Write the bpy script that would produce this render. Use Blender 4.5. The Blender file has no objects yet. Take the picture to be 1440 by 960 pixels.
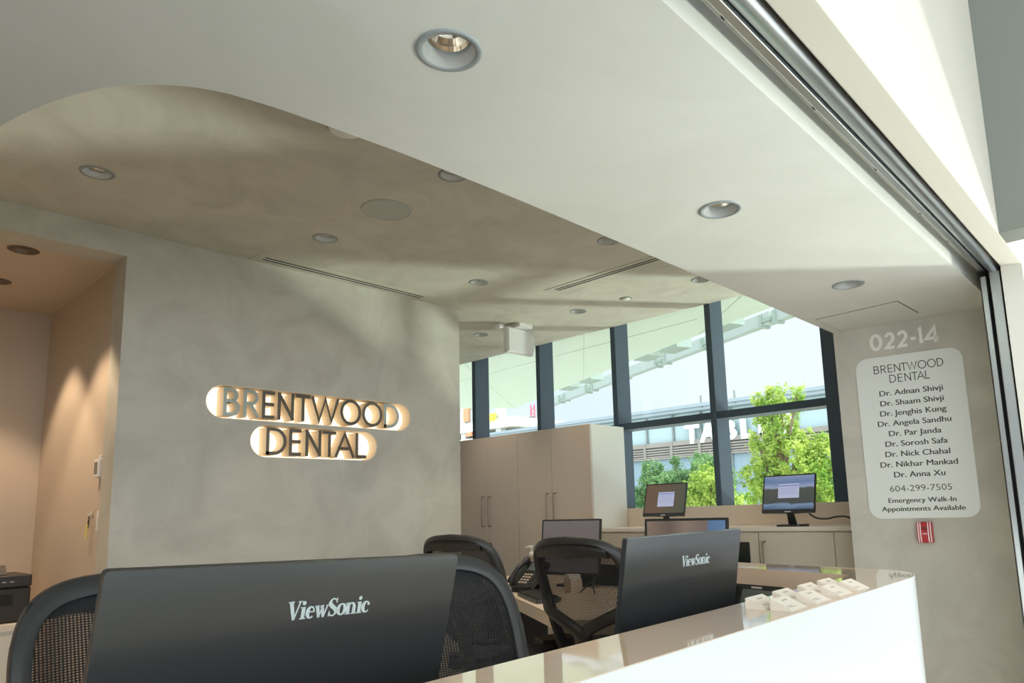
import bpy, math, random
from mathutils import Vector, Matrix
from mathutils.geometry import tessellate_polygon

# ------------------------------------------------------------------ camera, sky, sun, exposure
SC = bpy.context.scene
COL = SC.collection
R = math.radians
EYE = 1.25

cd = bpy.data.cameras.new('camera')
cam = bpy.data.objects.new('camera', cd)
COL.objects.link(cam)
SC.camera = cam
_F, _CX, _CY, _P, _RO, _PS = 987.13, 791.68, 562.86, 0.153511, -0.0326296, 0.72623
cd.sensor_width = 36.0
cd.lens = _F / 1440.0 * 36.0
cd.shift_x = -(_CX - 720.0) / 1440.0
cd.shift_y = (_CY - 480.0) / 1440.0
cd.clip_start = 0.05
cd.clip_end = 500
_f = Vector((0, math.cos(_P), math.sin(_P)))
_r = Vector((1, 0, 0))
_u = _r.cross(_f)
_r2 = math.cos(_RO) * _r + math.sin(_RO) * _u
_u2 = -math.sin(_RO) * _r + math.cos(_RO) * _u
_m = Matrix((_r2, _u2, -_f)).transposed()
cam.matrix_world = Matrix.Translation((0, 0, EYE)) @ Matrix.Rotation(_PS, 4, 'Z') @ _m.to_4x4()

SC.view_settings.view_transform = 'Standard'
SC.view_settings.look = 'None'
SC.view_settings.gamma = 1.0
SC.view_settings.use_curve_mapping = False
SC.view_settings.exposure = 0.30
SC.cycles.use_denoising = True
SC.cycles.max_bounces = 10
SC.cycles.diffuse_bounces = 6
SC.cycles.transparent_max_bounces = 16
SC.cycles.caustics_reflective = False
SC.cycles.caustics_refractive = False
SC.cycles.sample_clamp_indirect = 6.0

SKY_FRONT, SKY_SIDE = 0.94, 3.2
w = bpy.data.worlds.new('sky')
SC.world = w
w.use_nodes = True
nt = w.node_tree
for n in list(nt.nodes):
    nt.nodes.remove(n)
def _n(t, **k):
    n = nt.nodes.new(t)
    for a, b in k.items():
        setattr(n, a, b)
    return n
tc = _n('ShaderNodeTexCoord')
dot = _n('ShaderNodeVectorMath', operation='DOT_PRODUCT')
dot.inputs[1].default_value = (0.62, -0.70, 0.30)
nt.links.new(tc.outputs['Generated'], dot.inputs[0])
mr = _n('ShaderNodeMapRange', interpolation_type='SMOOTHSTEP')
mr.inputs[1].default_value = -0.15
mr.inputs[2].default_value = 0.8
nt.links.new(dot.outputs['Value'], mr.inputs[0])
noi = _n('ShaderNodeTexNoise')
noi.inputs['Scale'].default_value = 3.0
noi.inputs['Detail'].default_value = 5.0
nt.links.new(tc.outputs['Generated'], noi.inputs['Vector'])
cl = _n('ShaderNodeValToRGB')
cl.color_ramp.elements[0].position = 0.35
cl.color_ramp.elements[0].color = (0.77, 0.87, 1.0, 1)
cl.color_ramp.elements[1].position = 0.6
cl.color_ramp.elements[1].color = (0.90, 0.95, 1.0, 1)
nt.links.new(noi.outputs['Fac'], cl.inputs[0])
st = _n('ShaderNodeMapRange')
st.inputs[3].default_value = SKY_FRONT
st.inputs[4].default_value = SKY_SIDE
nt.links.new(mr.outputs[0], st.inputs[0])
bg = _n('ShaderNodeBackground')
nt.links.new(cl.outputs[0], bg.inputs['Color'])
nt.links.new(st.outputs[0], bg.inputs['Strength'])
ow = _n('ShaderNodeOutputWorld')
nt.links.new(bg.outputs[0], ow.inputs[0])

def add_light(name, kind, loc, direction, energy, color, parent=None, **k):
    d = bpy.data.lights.new(name, kind)
    d.energy = energy
    d.color = color
    for a, b in k.items():
        setattr(d, a, b)
    o = bpy.data.objects.new(name, d)
    COL.objects.link(o)
    o.location = loc
    o.rotation_euler = Vector(direction).to_track_quat('-Z', 'Y').to_euler()
    if parent:
        o.parent = parent
    return o
# sun from the right-hand far side, high; blocked from the rooms by an added roof and the eaves
add_light('sun', 'SUN', (6, 6, 20), (-0.42, -0.42, -0.85), 4.8, (1.0, 0.95, 0.85), angle=R(0.6))
# spot lamps added in place of sunlight thrown back up by the plaza
def plaza_light(name, aim, d, energy, cone):
    d = Vector(d).normalized()
    add_light(name, 'SPOT', Vector(aim) - d * 32.0, d, energy, (0.92, 1.0, 0.88), shadow_soft_size=1.15, spot_size=R(cone), spot_blend=0.25)
plaza_light('plaza_reflection', (-1.55, 1.75, 2.3), (-0.717, -0.697, 0.375), 28000, 9.0)
plaza_light('plaza_reflection', (-3.35, 4.0, 2.7), (-0.59, -0.81, 0.46), 36000, 7.4)

# ------------------------------------------------------------------ materials
MATS = {}
def mat(name, color=(0.8, 0.8, 0.8), rough=0.5, metal=0.0, emis=None, estr=0.0, coat=0.0, bump=None, mottle=None, spec=0.5, trans=0.0, sheen=0.0):
    m = bpy.data.materials.new(name)
    m.use_nodes = True
    t = m.node_tree
    b = t.nodes['Principled BSDF']
    b.inputs['Base Color'].default_value = (*color, 1)
    b.inputs['Roughness'].default_value = rough
    b.inputs['Metallic'].default_value = metal
    b.inputs['Specular IOR Level'].default_value = spec
    if coat:
        b.inputs['Coat Weight'].default_value = coat
        b.inputs['Coat Roughness'].default_value = 0.03
    if emis:
        b.inputs['Emission Color'].default_value = (*emis, 1)
        b.inputs['Emission Strength'].default_value = estr
    if mottle:
        c2, scale, lo, hi = mottle
        tx = t.nodes.new('ShaderNodeTexCoord')
        no = t.nodes.new('ShaderNodeTexNoise')
        no.inputs['Scale'].default_value = scale
        no.inputs['Detail'].default_value = 8
        no.inputs['Roughness'].default_value = 0.62
        no.inputs['Distortion'].default_value = 0.9
        rp = t.nodes.new('ShaderNodeValToRGB')
        rp.color_ramp.elements[0].position = lo
        rp.color_ramp.elements[0].color = (*c2, 1)
        rp.color_ramp.elements[1].position = hi
        rp.color_ramp.elements[1].color = (*color, 1)
        t.links.new(tx.outputs['Object'], no.inputs['Vector'])
        t.links.new(no.outputs['Fac'], rp.inputs[0])
        t.links.new(rp.outputs[0], b.inputs['Base Color'])
    if bump:
        scale, s = bump
        tx = t.nodes.new('ShaderNodeTexCoord')
        no = t.nodes.new('ShaderNodeTexNoise')
        no.inputs['Scale'].default_value = scale
        no.inputs['Detail'].default_value = 6
        bp = t.nodes.new('ShaderNodeBump')
        bp.inputs['Strength'].default_value = s
        bp.inputs['Distance'].default_value = 0.01
        t.links.new(tx.outputs['Object'], no.inputs['Vector'])
        t.links.new(no.outputs['Fac'], bp.inputs['Height'])
        t.links.new(bp.outputs[0], b.inputs['Normal'])
    MATS[name] = m
    return m

PLASTER = mat('plaster', (0.605, 0.585, 0.505), 0.75, mottle=((0.49, 0.47, 0.40), 2.6, 0.30, 0.62), bump=(7, 0.10), spec=0.3)
SOFFITM = mat('soffit_plaster', (0.71, 0.715, 0.67), 0.75, mottle=((0.655, 0.66, 0.605), 2.2, 0.30, 0.65), bump=(7, 0.08), spec=0.3)
PAINT = mat('cream_paint', (0.64, 0.62, 0.54), 0.55, spec=0.3)
WARMPAINT = mat('warm_paint', (0.63, 0.53, 0.42), 0.7, spec=0.2)
GREYP = mat('grey_paint', (0.19, 0.205, 0.18), 0.7)
WHITE = mat('white_plastic', (0.80, 0.80, 0.77), 0.4)
WHITELAM = mat('white_solid_surface', (0.61, 0.63, 0.605), 0.25)
LEDGE = mat('ledge_solid_surface', (0.74, 0.58, 0.43), 0.05, coat=0.6)  # white solid surface with the warm light's peach tint put into its colour
DESK = mat('desk_laminate', (0.78, 0.64, 0.49), 0.35)
CABM = mat('cabinet_laminate', (0.63, 0.54, 0.44), 0.4)
CABS = mat('cabinet_panel', (0.78, 0.78, 0.70), 0.45)
CRED = mat('credenza_laminate', (0.62, 0.56, 0.46), 0.4)
CREDTOP = mat('credenza_top', (0.72, 0.66, 0.58), 0.12)
GAP = mat('dark_gap', (0.02, 0.02, 0.02), 0.9)
HANDLE = mat('bronze_handle', (0.30, 0.25, 0.19), 0.35, metal=0.8)
MULL = mat('window_frame_metal', (0.055, 0.085, 0.115), 0.4, spec=0.5)
FLOORM = mat('floor_tile', (0.55, 0.51, 0.44), 0.4)
MALLFLOOR = mat('mall_floor', (0.70, 0.72, 0.71), 0.5)
ALU = mat('aluminium', (0.62, 0.66, 0.67), 0.28, metal=1.0)
ALUD = mat('dark_aluminium', (0.32, 0.35, 0.36), 0.35, metal=0.9)
TRIM = mat('light_trim', (0.30, 0.33, 0.33), 0.45)
BAFFLE = mat('light_baffle', (0.36, 0.39, 0.39), 0.35)
REFL = mat('light_reflector', (0.85, 0.80, 0.72), 0.18, metal=1.0)
BULB = mat('lamp_disc', (1, 0.9, 0.75), 0.5, emis=(1.0, 0.80, 0.60), estr=6.0)
DOWND = mat('bronze_trim', (0.13, 0.09, 0.06), 0.4)
SPKM = mat('speaker_grille', (0.47, 0.48, 0.43), 0.8)
BLACKP = mat('black_plastic', (0.018, 0.018, 0.017), 0.42)
CHAIRP = mat('chair_plastic', (0.042, 0.045, 0.045), 0.38)
CHAIRP2 = mat('chair_frame_black', (0.030, 0.028, 0.025), 0.40)
SEATF = mat('seat_fabric', (0.02, 0.022, 0.028), 0.9)
MONB = mat('monitor_back', (0.088, 0.097, 0.099), 0.24, metal=0.65)
MONE = mat('monitor_edge', (0.035, 0.038, 0.04), 0.35)
LOGOG = mat('logo_silver', (0.48, 0.56, 0.55), 0.5)
SIGNG = mat('sign_recess_light', (1, 0.93, 0.82), 0.6, emis=(1.0, 0.88, 0.70), estr=0.90)
SIGNR = mat('sign_recess_side', (0.80, 0.68, 0.50), 0.6)
LETR = mat('letter_return', (0.86, 0.74, 0.54), 0.5)
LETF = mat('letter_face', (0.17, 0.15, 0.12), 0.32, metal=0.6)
LETF_SHEEN = mat('letter_face_sheen', (0.47, 0.52, 0.46), 0.30, metal=0.5)  # same metal face, with a bright reflection put into the colour
PLATE = mat('sign_plate', (0.80, 0.82, 0.77), 0.35)
INK = mat('sign_ink', (0.055, 0.060, 0.050), 0.6)
VINYL = mat('white_vinyl', (0.85, 0.86, 0.79), 0.6)
RED = mat('alarm_red', (0.50, 0.020, 0.025), 0.3)
WSTR = mat('alarm_white', (0.85, 0.80, 0.78), 0.4)
CARD = mat('card_stock', (0.80, 0.74, 0.64), 0.7)
CARDINK = mat('card_ink', (0.45, 0.40, 0.35), 0.8)
KEYM = mat('phone_key', (0.55, 0.47, 0.37), 0.5)
LCD = mat('phone_display', (0.10, 0.12, 0.11), 0.2)
YEL = mat('key_tag', (0.80, 0.66, 0.18), 0.6)
STEEL = mat('steel', (0.55, 0.53, 0.50), 0.3, metal=1.0)
PRINTERM = mat('printer_plastic', (0.030, 0.026, 0.022), 0.45)
PGREY = mat('printer_lettering', (0.45, 0.42, 0.37), 0.5)
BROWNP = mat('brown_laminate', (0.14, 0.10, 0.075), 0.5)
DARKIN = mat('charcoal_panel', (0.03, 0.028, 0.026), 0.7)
CONC = mat('concrete', (0.50, 0.50, 0.46), 0.8)
CONCL = mat('pale_concrete', (0.62, 0.62, 0.56), 0.8, mottle=((0.55, 0.56, 0.51), 0.35, 0.4, 0.6))
ORANGE = mat('orange_formwork', (0.75, 0.30, 0.16), 0.8)
YSIGN = mat('yellow_sign', (0.85, 0.60, 0.08), 0.6)
CRANEM = mat('crane_red', (0.60, 0.13, 0.20), 0.6)
EAVE = mat('eave_panel', (0.52, 0.60, 0.49), 0.6)
EAVEL = mat('eave_joint', (0.46, 0.54, 0.43), 0.7)
FASC = mat('fascia_metal', (0.28, 0.34, 0.29), 0.5)
GUT = mat('gutter_metal', (0.36, 0.41, 0.38), 0.4)
BWHITE = mat('building_letter_white', (0.80, 0.82, 0.82), 0.6)
BGLASS = mat('building_glass_pale', (0.36, 0.46, 0.47), 0.25)
BGLASS2 = mat('building_glass_blue', (0.20, 0.28, 0.33), 0.2)
BFRAME = mat('building_frame', (0.20, 0.22, 0.22), 0.6)
LOUV = mat('building_louver', (0.24, 0.215, 0.19), 0.6)
LOUVD = mat('building_louver_gap', (0.11, 0.10, 0.09), 0.8)
ROOFM = mat('building_roof_edge', (0.27, 0.32, 0.35), 0.5)
BARK = mat('bark', (0.20, 0.14, 0.09), 0.9)
PLAZA = mat('plaza_paving', (0.55, 0.53, 0.48), 0.8)

def leaf_mat(name, c1, c2):
    m = bpy.data.materials.new(name)
    m.use_nodes = True
    t = m.node_tree
    for n in list(t.nodes):
        t.nodes.remove(n)
    out = t.nodes.new('ShaderNodeOutputMaterial')
    tx = t.nodes.new('ShaderNodeTexCoord')
    no = t.nodes.new('ShaderNodeTexNoise')
    no.inputs['Scale'].default_value = 2.5
    no.inputs['Detail'].default_value = 4
    rp = t.nodes.new('ShaderNodeValToRGB')
    rp.color_ramp.elements[0].position = 0.38
    rp.color_ramp.elements[0].color = (*c1, 1)
    rp.color_ramp.elements[1].position = 0.62
    rp.color_ramp.elements[1].color = (*c2, 1)
    t.links.new(tx.outputs['Object'], no.inputs['Vector'])
    t.links.new(no.outputs['Fac'], rp.inputs[0])
    df = t.nodes.new('ShaderNodeBsdfDiffuse')
    tr = t.nodes.new('ShaderNodeBsdfTranslucent')
    mx = t.nodes.new('ShaderNodeMixShader')
    mx.inputs[0].default_value = 0.5
    t.links.new(rp.outputs[0], df.inputs[0])
    t.links.new(rp.outputs[0], tr.inputs[0])
    t.links.new(df.outputs[0], mx.inputs[1])
    t.links.new(tr.outputs[0], mx.inputs[2])
    t.links.new(mx.outputs[0], out.inputs[0])
    return m
LEAFB = leaf_mat('leaf_bright', (0.28, 0.45, 0.09), (0.60, 0.70, 0.20))
LEAFD = leaf_mat('leaf_green', (0.13, 0.27, 0.12), (0.30, 0.46, 0.20))

def glass_mat(name, tint, refl):
    m = bpy.data.materials.new(name)
    m.use_nodes = True
    t = m.node_tree
    for n in list(t.nodes):
        t.nodes.remove(n)
    out = t.nodes.new('ShaderNodeOutputMaterial')
    tr = t.nodes.new('ShaderNodeBsdfTransparent')
    tr.inputs[0].default_value = (*tint, 1)
    gl = t.nodes.new('ShaderNodeBsdfGlossy')
    gl.inputs['Roughness'].default_value = 0.0
    lw = t.nodes.new('ShaderNodeLayerWeight')
    lw.inputs['Blend'].default_value = 0.5
    pw = t.nodes.new('ShaderNodeMath'); pw.operation = 'POWER'
    pw.inputs[1].default_value = 4.0
    t.links.new(lw.outputs['Facing'], pw.inputs[0])
    fr = t.nodes.new('ShaderNodeMath'); fr.operation = 'MULTIPLY_ADD'
    fr.inputs[1].default_value = 0.6
    fr.inputs[2].default_value = refl
    t.links.new(pw.outputs[0], fr.inputs[0])
    mx = t.nodes.new('ShaderNodeMixShader')
    t.links.new(fr.outputs[0], mx.inputs[0])
    t.links.new(tr.outputs[0], mx.inputs[1])
    t.links.new(gl.outputs[0], mx.inputs[2])
    t.links.new(mx.outputs[0], out.inputs[0])
    return m
GLASS = glass_mat('window_glass', (0.945, 0.98, 0.962), 0.02)
CLEARP = glass_mat('clear_plastic', (0.93, 0.90, 0.86), 0.05)

def mesh_fabric(name, open_frac):
    m = bpy.data.materials.new(name)
    m.use_nodes = True
    t = m.node_tree
    b = t.nodes['Principled BSDF']
    b.inputs['Base Color'].default_value = (0.018, 0.019, 0.021, 1)
    b.inputs['Roughness'].default_value = 0.8
    out = t.nodes['Material Output']
    tx = t.nodes.new('ShaderNodeTexCoord')
    wv = t.nodes.new('ShaderNodeTexWave')
    wv.wave_type = 'BANDS'
    wv.bands_direction = 'X'
    wv.inputs['Scale'].default_value = 42.0
    wv2 = t.nodes.new('ShaderNodeTexWave')
    wv2.bands_direction = 'Z'
    wv2.inputs['Scale'].default_value = 60.0
    t.links.new(tx.outputs['Object'], wv.inputs['Vector'])
    t.links.new(tx.outputs['Object'], wv2.inputs['Vector'])
    a = t.nodes.new('ShaderNodeMath'); a.operation = 'MULTIPLY'
    t.links.new(wv.outputs['Fac'], a.inputs[0])
    t.links.new(wv2.outputs['Fac'], a.inputs[1])
    c = t.nodes.new('ShaderNodeMapRange')
    c.inputs[1].default_value = 0.10
    c.inputs[2].default_value = 0.75
    c.inputs[4].default_value = open_frac
    t.links.new(a.outputs[0], c.inputs[0])
    tr = t.nodes.new('ShaderNodeBsdfTransparent')
    mx = t.nodes.new('ShaderNodeMixShader')
    t.links.new(c.outputs[0], mx.inputs[0])
    t.links.new(b.outputs[0], mx.inputs[1])
    t.links.new(tr.outputs[0], mx.inputs[2])
    t.links.new(mx.outputs[0], out.inputs[0])
    return m
MESHF = mesh_fabric('mesh_fabric', 0.80)

def screen_mat(name, stops, strength, axis=2, noise=0.0, size=1.0):
    """An image or a painted reflection on a screen: colours along one axis of the panel, stirred by noise."""
    m = bpy.data.materials.new(name)
    m.use_nodes = True
    t = m.node_tree
    b = t.nodes['Principled BSDF']
    b.inputs['Base Color'].default_value = (0.01, 0.01, 0.012, 1)
    b.inputs['Roughness'].default_value = 0.25
    tx = t.nodes.new('ShaderNodeTexCoord')
    sp = t.nodes.new('ShaderNodeSeparateXYZ')
    t.links.new(tx.outputs['Generated'], sp.inputs[0])
    no = t.nodes.new('ShaderNodeTexNoise')
    no.inputs['Scale'].default_value = size
    no.inputs['Detail'].default_value = 5
    t.links.new(tx.outputs['Generated'], no.inputs['Vector'])
    ma = t.nodes.new('ShaderNodeMath'); ma.operation = 'MULTIPLY_ADD'
    ma.inputs[1].default_value = noise
    t.links.new(no.outputs['Fac'], ma.inputs[0])
    ad = t.nodes.new('ShaderNodeMath'); ad.operation = 'SUBTRACT'
    ad.inputs[1].default_value = noise * 0.5
    t.links.new(sp.outputs[axis], ad.inputs[0])
    t.links.new(ad.outputs[0], ma.inputs[2])
    rp = t.nodes.new('ShaderNodeValToRGB')
    el = rp.color_ramp.elements
    while len(el) > 1:
        el.remove(el[0])
    el[0].position = stops[0][0]
    el[0].color = (*stops[0][1], 1)
    for p, c in stops[1:]:
        e = el.new(p)
        e.color = (*c, 1)
    t.links.new(ma.outputs[0], rp.inputs[0])
    t.links.new(rp.outputs[0], b.inputs['Emission Color'])
    b.inputs['Emission Strength'].default_value = strength
    return m
SCR_OFF = screen_mat('screen_off_sheen', [(0.0, (0.085, 0.07, 0.068)), (1.0, (0.12, 0.10, 0.10))], 0.9, 2, 0.3, 4)  # switched-off screen; its faint glow stands in for reflections
SCR_WOOD = screen_mat('screen_forest', [(0.0, (0.16, 0.12, 0.09)), (0.3, (0.10, 0.075, 0.06)), (0.5, (0.17, 0.13, 0.105)), (0.76, (0.13, 0.10, 0.08)), (0.80, (0.07, 0.13, 0.23)), (1.0, (0.08, 0.15, 0.26))], 1.0, 0, 0.10, 9)
SCR_DUSK = screen_mat('screen_dusk', [(0.0, (0.10, 0.065, 0.04)), (0.5, (0.09, 0.065, 0.045)), (1.0, (0.055, 0.065, 0.045))], 1.0, 0, 0.4, 3)
SCR_HILL = screen_mat('screen_hills', [(0.0, (0.05, 0.085, 0.14)), (0.16, (0.14, 0.20, 0.30)), (0.20, (0.045, 0.052, 0.050)), (0.60, (0.060, 0.065, 0.055)), (0.66, (0.22, 0.27, 0.38)), (0.82, (0.10, 0.15, 0.27)), (1.0, (0.17, 0.21, 0.31))], 1.0, 2, 0.22, 3)
DIALOG = mat('screen_dialog', (0.02, 0.02, 0.02), 0.3, emis=(0.33, 0.35, 0.47), estr=1.0)
DIALOGT = mat('screen_dialog_bar', (0.02, 0.02, 0.02), 0.3, emis=(0.14, 0.17, 0.36), estr=1.0)

# ------------------------------------------------------------------ mesh helpers
class MB:
    def __init__(self):
        self.v, self.f, self.m = [], [], []
    def add(self, verts, faces, mi=0, M=None):
        o = len(self.v)
        for p in verts:
            p = Vector(p)
            self.v.append(tuple(M @ p) if M else tuple(p))
        for fc in faces:
            self.f.append(tuple(i + o for i in fc))
            self.m.append(mi)
    def box(self, lo, hi, mi=0, M=None):
        x0, y0, z0 = lo
        x1, y1, z1 = hi
        vs = [(x0, y0, z0), (x1, y0, z0), (x1, y1, z0), (x0, y1, z0), (x0, y0, z1), (x1, y0, z1), (x1, y1, z1), (x0, y1, z1)]
        self.add(vs, [(3, 2, 1, 0), (4, 5, 6, 7), (0, 1, 5, 4), (1, 2, 6, 5), (2, 3, 7, 6), (3, 0, 4, 7)], mi, M)
    def prism(self, outer, z0, z1, holes=(), mi=0, M=None, side=None, cap0=True, cap1=True):
        """Extrude a 2D outline (with holes) from z0 to z1."""
        def area(l):
            return sum(l[i][0] * l[(i + 1) % len(l)][1] - l[(i + 1) % len(l)][0] * l[i][1] for i in range(len(l)))
        outer = list(outer)
        if area(outer) < 0:
            outer.reverse()
        hs = []
        for h in holes:
            h = list(h)
            if area(h) > 0:
                h.reverse()
            hs.append(h)
        loops = [outer] + hs
        flat = [p for l in loops for p in l]
        n = len(flat)
        tris = tessellate_polygon([[Vector((p[0], p[1], 0)) for p in l] for l in loops])
        up, dn = [], []
        for t in tris:
            a, b, c = [flat[i] for i in t]
            cr = (b[0] - a[0]) * (c[1] - a[1]) - (b[1] - a[1]) * (c[0] - a[0])
            t = tuple(t) if cr > 0 else tuple(reversed(t))
            up.append(tuple(i + n for i in t))
            dn.append(tuple(reversed(t)))
        vs = [(p[0], p[1], z0) for p in flat] + [(p[0], p[1], z1) for p in flat]
        if cap0:
            self.add(vs, dn, mi, M)
        if cap1:
            self.add(vs, up, mi, M)
        sd = []
        o = 0
        for l in loops:
            k = len(l)
            for i in range(k):
                a, b = o + i, o + (i + 1) % k
                sd.append((a, b, b + n, a + n))
            o += k
        self.add(vs, sd, mi if side is None else side, M)
    def tube(self, path, r, n=8, closed=False, mi=0, M=None, sq=None):
        """Sweep a circle (or an ellipse sq=(a,b)) along a path."""
        P = [Vector(p) for p in path]
        k = len(P)
        rr = r if hasattr(r, '__len__') else [r] * k
        vs, fs = [], []
        up = None
        for i in range(k):
            if closed:
                t = P[(i + 1) % k] - P[(i - 1) % k]
            else:
                t = P[min(i + 1, k - 1)] - P[max(i - 1, 0)]
            t.normalize()
            if up is None:
                up = Vector((0, 0, 1)) if abs(t.z) < 0.9 else Vector((0, 1, 0))
            a = t.cross(up)
            if a.length < 1e-5:
                a = t.orthogonal()
            a.normalize()
            b = a.cross(t).normalized()
            up = b
            for j in range(n):
                an = 2 * math.pi * j / n
                sa, sb = sq if sq else (1, 1)
                vs.append(P[i] + rr[i] * (math.cos(an) * a * sa + math.sin(an) * b * sb))
        for i in range(k if closed else k - 1):
            i2 = (i + 1) % k
            for j in range(n):
                j2 = (j + 1) % n
                fs.append((i * n + j, i * n + j2, i2 * n + j2, i2 * n + j))
        if not closed:
            fs.append(tuple(reversed(range(n))))
            fs.append(tuple((k - 1) * n + j for j in range(n)))
        self.add(vs, fs, mi, M)
    def lathe(self, prof, n=32, mi=0, M=None):
        vs, fs = [], []
        for r, z in prof:
            for j in range(n):
                a = 2 * math.pi * j / n
                vs.append((r * math.cos(a), r * math.sin(a), z))
        for i in range(len(prof) - 1):
            for j in range(n):
                j2 = (j + 1) % n
                fs.append((i * n + j, i * n + j2, (i + 1) * n + j2, (i + 1) * n + j))
        self.add(vs, fs, mi, M)
    def build(self, name, mats, parent=None, smooth=False, bevel=0.0, seg=2, loc=None, rot=None):
        me = bpy.data.meshes.new(name)
        me.from_pydata(self.v, [], self.f)
        if not isinstance(mats, (list, tuple)):
            mats = [mats]
        for x in mats:
            me.materials.append(x)
        for p, mi in zip(me.polygons, self.m):
            p.material_index = mi
            p.use_smooth = smooth
        me.update()
        o = bpy.data.objects.new(name, me)
        COL.objects.link(o)
        if bevel:
            b = o.modifiers.new('bevel', 'BEVEL')
            b.width = bevel
            b.segments = seg
            b.limit_method = 'ANGLE'
            b.angle_limit = R(40)
        if parent:
            o.parent = parent
        if loc:
            o.location = loc
        if rot:
            o.rotation_euler = rot
        return o

def thing(name, label, cat, loc=(0, 0, 0), rz=0.0, group=None):
    o = bpy.data.objects.new(name, None)
    COL.objects.link(o)
    o.empty_display_size = 0.05
    o.location = loc
    o.rotation_euler = (0, 0, rz)
    return tag(o, label, cat, group)
def tag(o, label, cat, group=None):
    o['label'] = label
    o['category'] = cat
    if group:
        o['group'] = group
    return o
def struct(o):
    o['kind'] = 'structure'
    return o
def sroot(name, loc=(0, 0, 0)):
    o = bpy.data.objects.new(name, None)
    COL.objects.link(o)
    o.location = loc
    return struct(o)
def dup(root, loc, rz, label, group=None):
    r = root.copy()
    COL.objects.link(r)
    r.location = loc
    r.rotation_euler = (0, 0, rz)
    r['label'] = label
    if group:
        r['group'] = group
    for ch in list(root.children):
        c = ch.copy()
        COL.objects.link(c)
        c.parent = r
        for g in list(ch.children):
            d = g.copy()
            COL.objects.link(d)
            d.parent = c
    return r
def circ(cx, cy, r, n=28):
    return [(cx + r * math.cos(2 * math.pi * i / n), cy + r * math.sin(2 * math.pi * i / n)) for i in range(n)]
def rrect(x0, y0, x1, y1, r, n=8):
    out = []
    for cx, cy, a0 in ((x1 - r, y0 + r, -90), (x1 - r, y1 - r, 0), (x0 + r, y1 - r, 90), (x0 + r, y0 + r, 180)):
        for i in range(n + 1):
            a = R(a0 + 90.0 * i / n)
            out.append((cx + r * math.cos(a), cy + r * math.sin(a)))
    return out
def smooth_path(pts, sub=6, closed=False):
    P = [Vector(p) for p in pts]
    k = len(P)
    out = []
    rng = range(k) if closed else range(k - 1)
    for i in rng:
        p1, p2 = P[i], P[(i + 1) % k]
        p0 = P[(i - 1) % k] if closed or i > 0 else p1 * 2 - p2
        p3 = P[(i + 2) % k] if closed or i + 2 < k else p2 * 2 - p1
        for s in range(sub):
            t = s / sub
            out.append(0.5 * ((2 * p1) + (-p0 + p2) * t + (2 * p0 - 5 * p1 + 4 * p2 - p3) * t * t + (-p0 + 3 * p1 - 3 * p2 + p3) * t ** 3))
    if not closed:
        out.append(P[-1])
    return out

# ------------------------------------------------------------------ lettering
def text_polys(body, bold=0.0, spacing=1.0):
    """Outline mesh (verts, faces) of a line of text in the built-in font."""
    c = bpy.data.curves.new('lettering', 'FONT')
    c.body = body
    c.offset = bold
    c.space_character = spacing
    c.resolution_u = 4
    o = bpy.data.objects.new('lettering', c)
    COL.objects.link(o)
    bpy.context.view_layer.update()
    me = bpy.data.meshes.new_from_object(o.evaluated_get(bpy.context.evaluated_depsgraph_get()))
    vs = [tuple(v.co) for v in me.vertices]
    fs = [tuple(p.vertices) for p in me.polygons]
    bpy.data.objects.remove(o)
    bpy.data.curves.remove(c)
    bpy.data.meshes.remove(me)
    return vs, fs
def text_into(mb, body, x0, x1, base, cap, M, bold=0.0, z=0.0, mi=0, thick=0.0, align=None, xs=None, spacing=1.0, heavy=0.0):
    """Place text on the XY plane of M: from x0 to x1, on the baseline, with capitals CAP high."""
    vs, fs = text_polys(body, bold, spacing)
    if not vs:
        return 0
    mx0 = min(v[0] for v in vs); mx1 = max(v[0] for v in vs)
    sy = cap / 0.729
    sx = xs if xs else (x1 - x0) / (mx1 - mx0)
    if xs and align is not None:
        x0 = align - sx * (mx1 - mx0) / 2
    out = [(x0 + (v[0] - mx0) * sx, base + v[1] * sy, z) for v in vs]
    mb.add(out, fs, mi, M)
    for q, e in enumerate((-heavy, heavy)):
        if heavy:
            mb.add([(p[0] + e, p[1], p[2] + 0.00003 * (q + 1)) for p in out], fs, mi, M)
    if thick:
        n = len(vs)
        from collections import Counter
        cnt = Counter()
        for f in fs:
            for i in range(len(f)):
                cnt[tuple(sorted((f[i], f[(i + 1) % len(f)])))] += 1
        sides = []
        for f in fs:
            for i in range(len(f)):
                a, b = f[i], f[(i + 1) % len(f)]
                if cnt[tuple(sorted((a, b)))] == 1:
                    sides.append((a, a + n, b + n, b))
        mb.add(out + [(p[0], p[1], z - thick) for p in out], sides, mi, M)
    return sx

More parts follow.
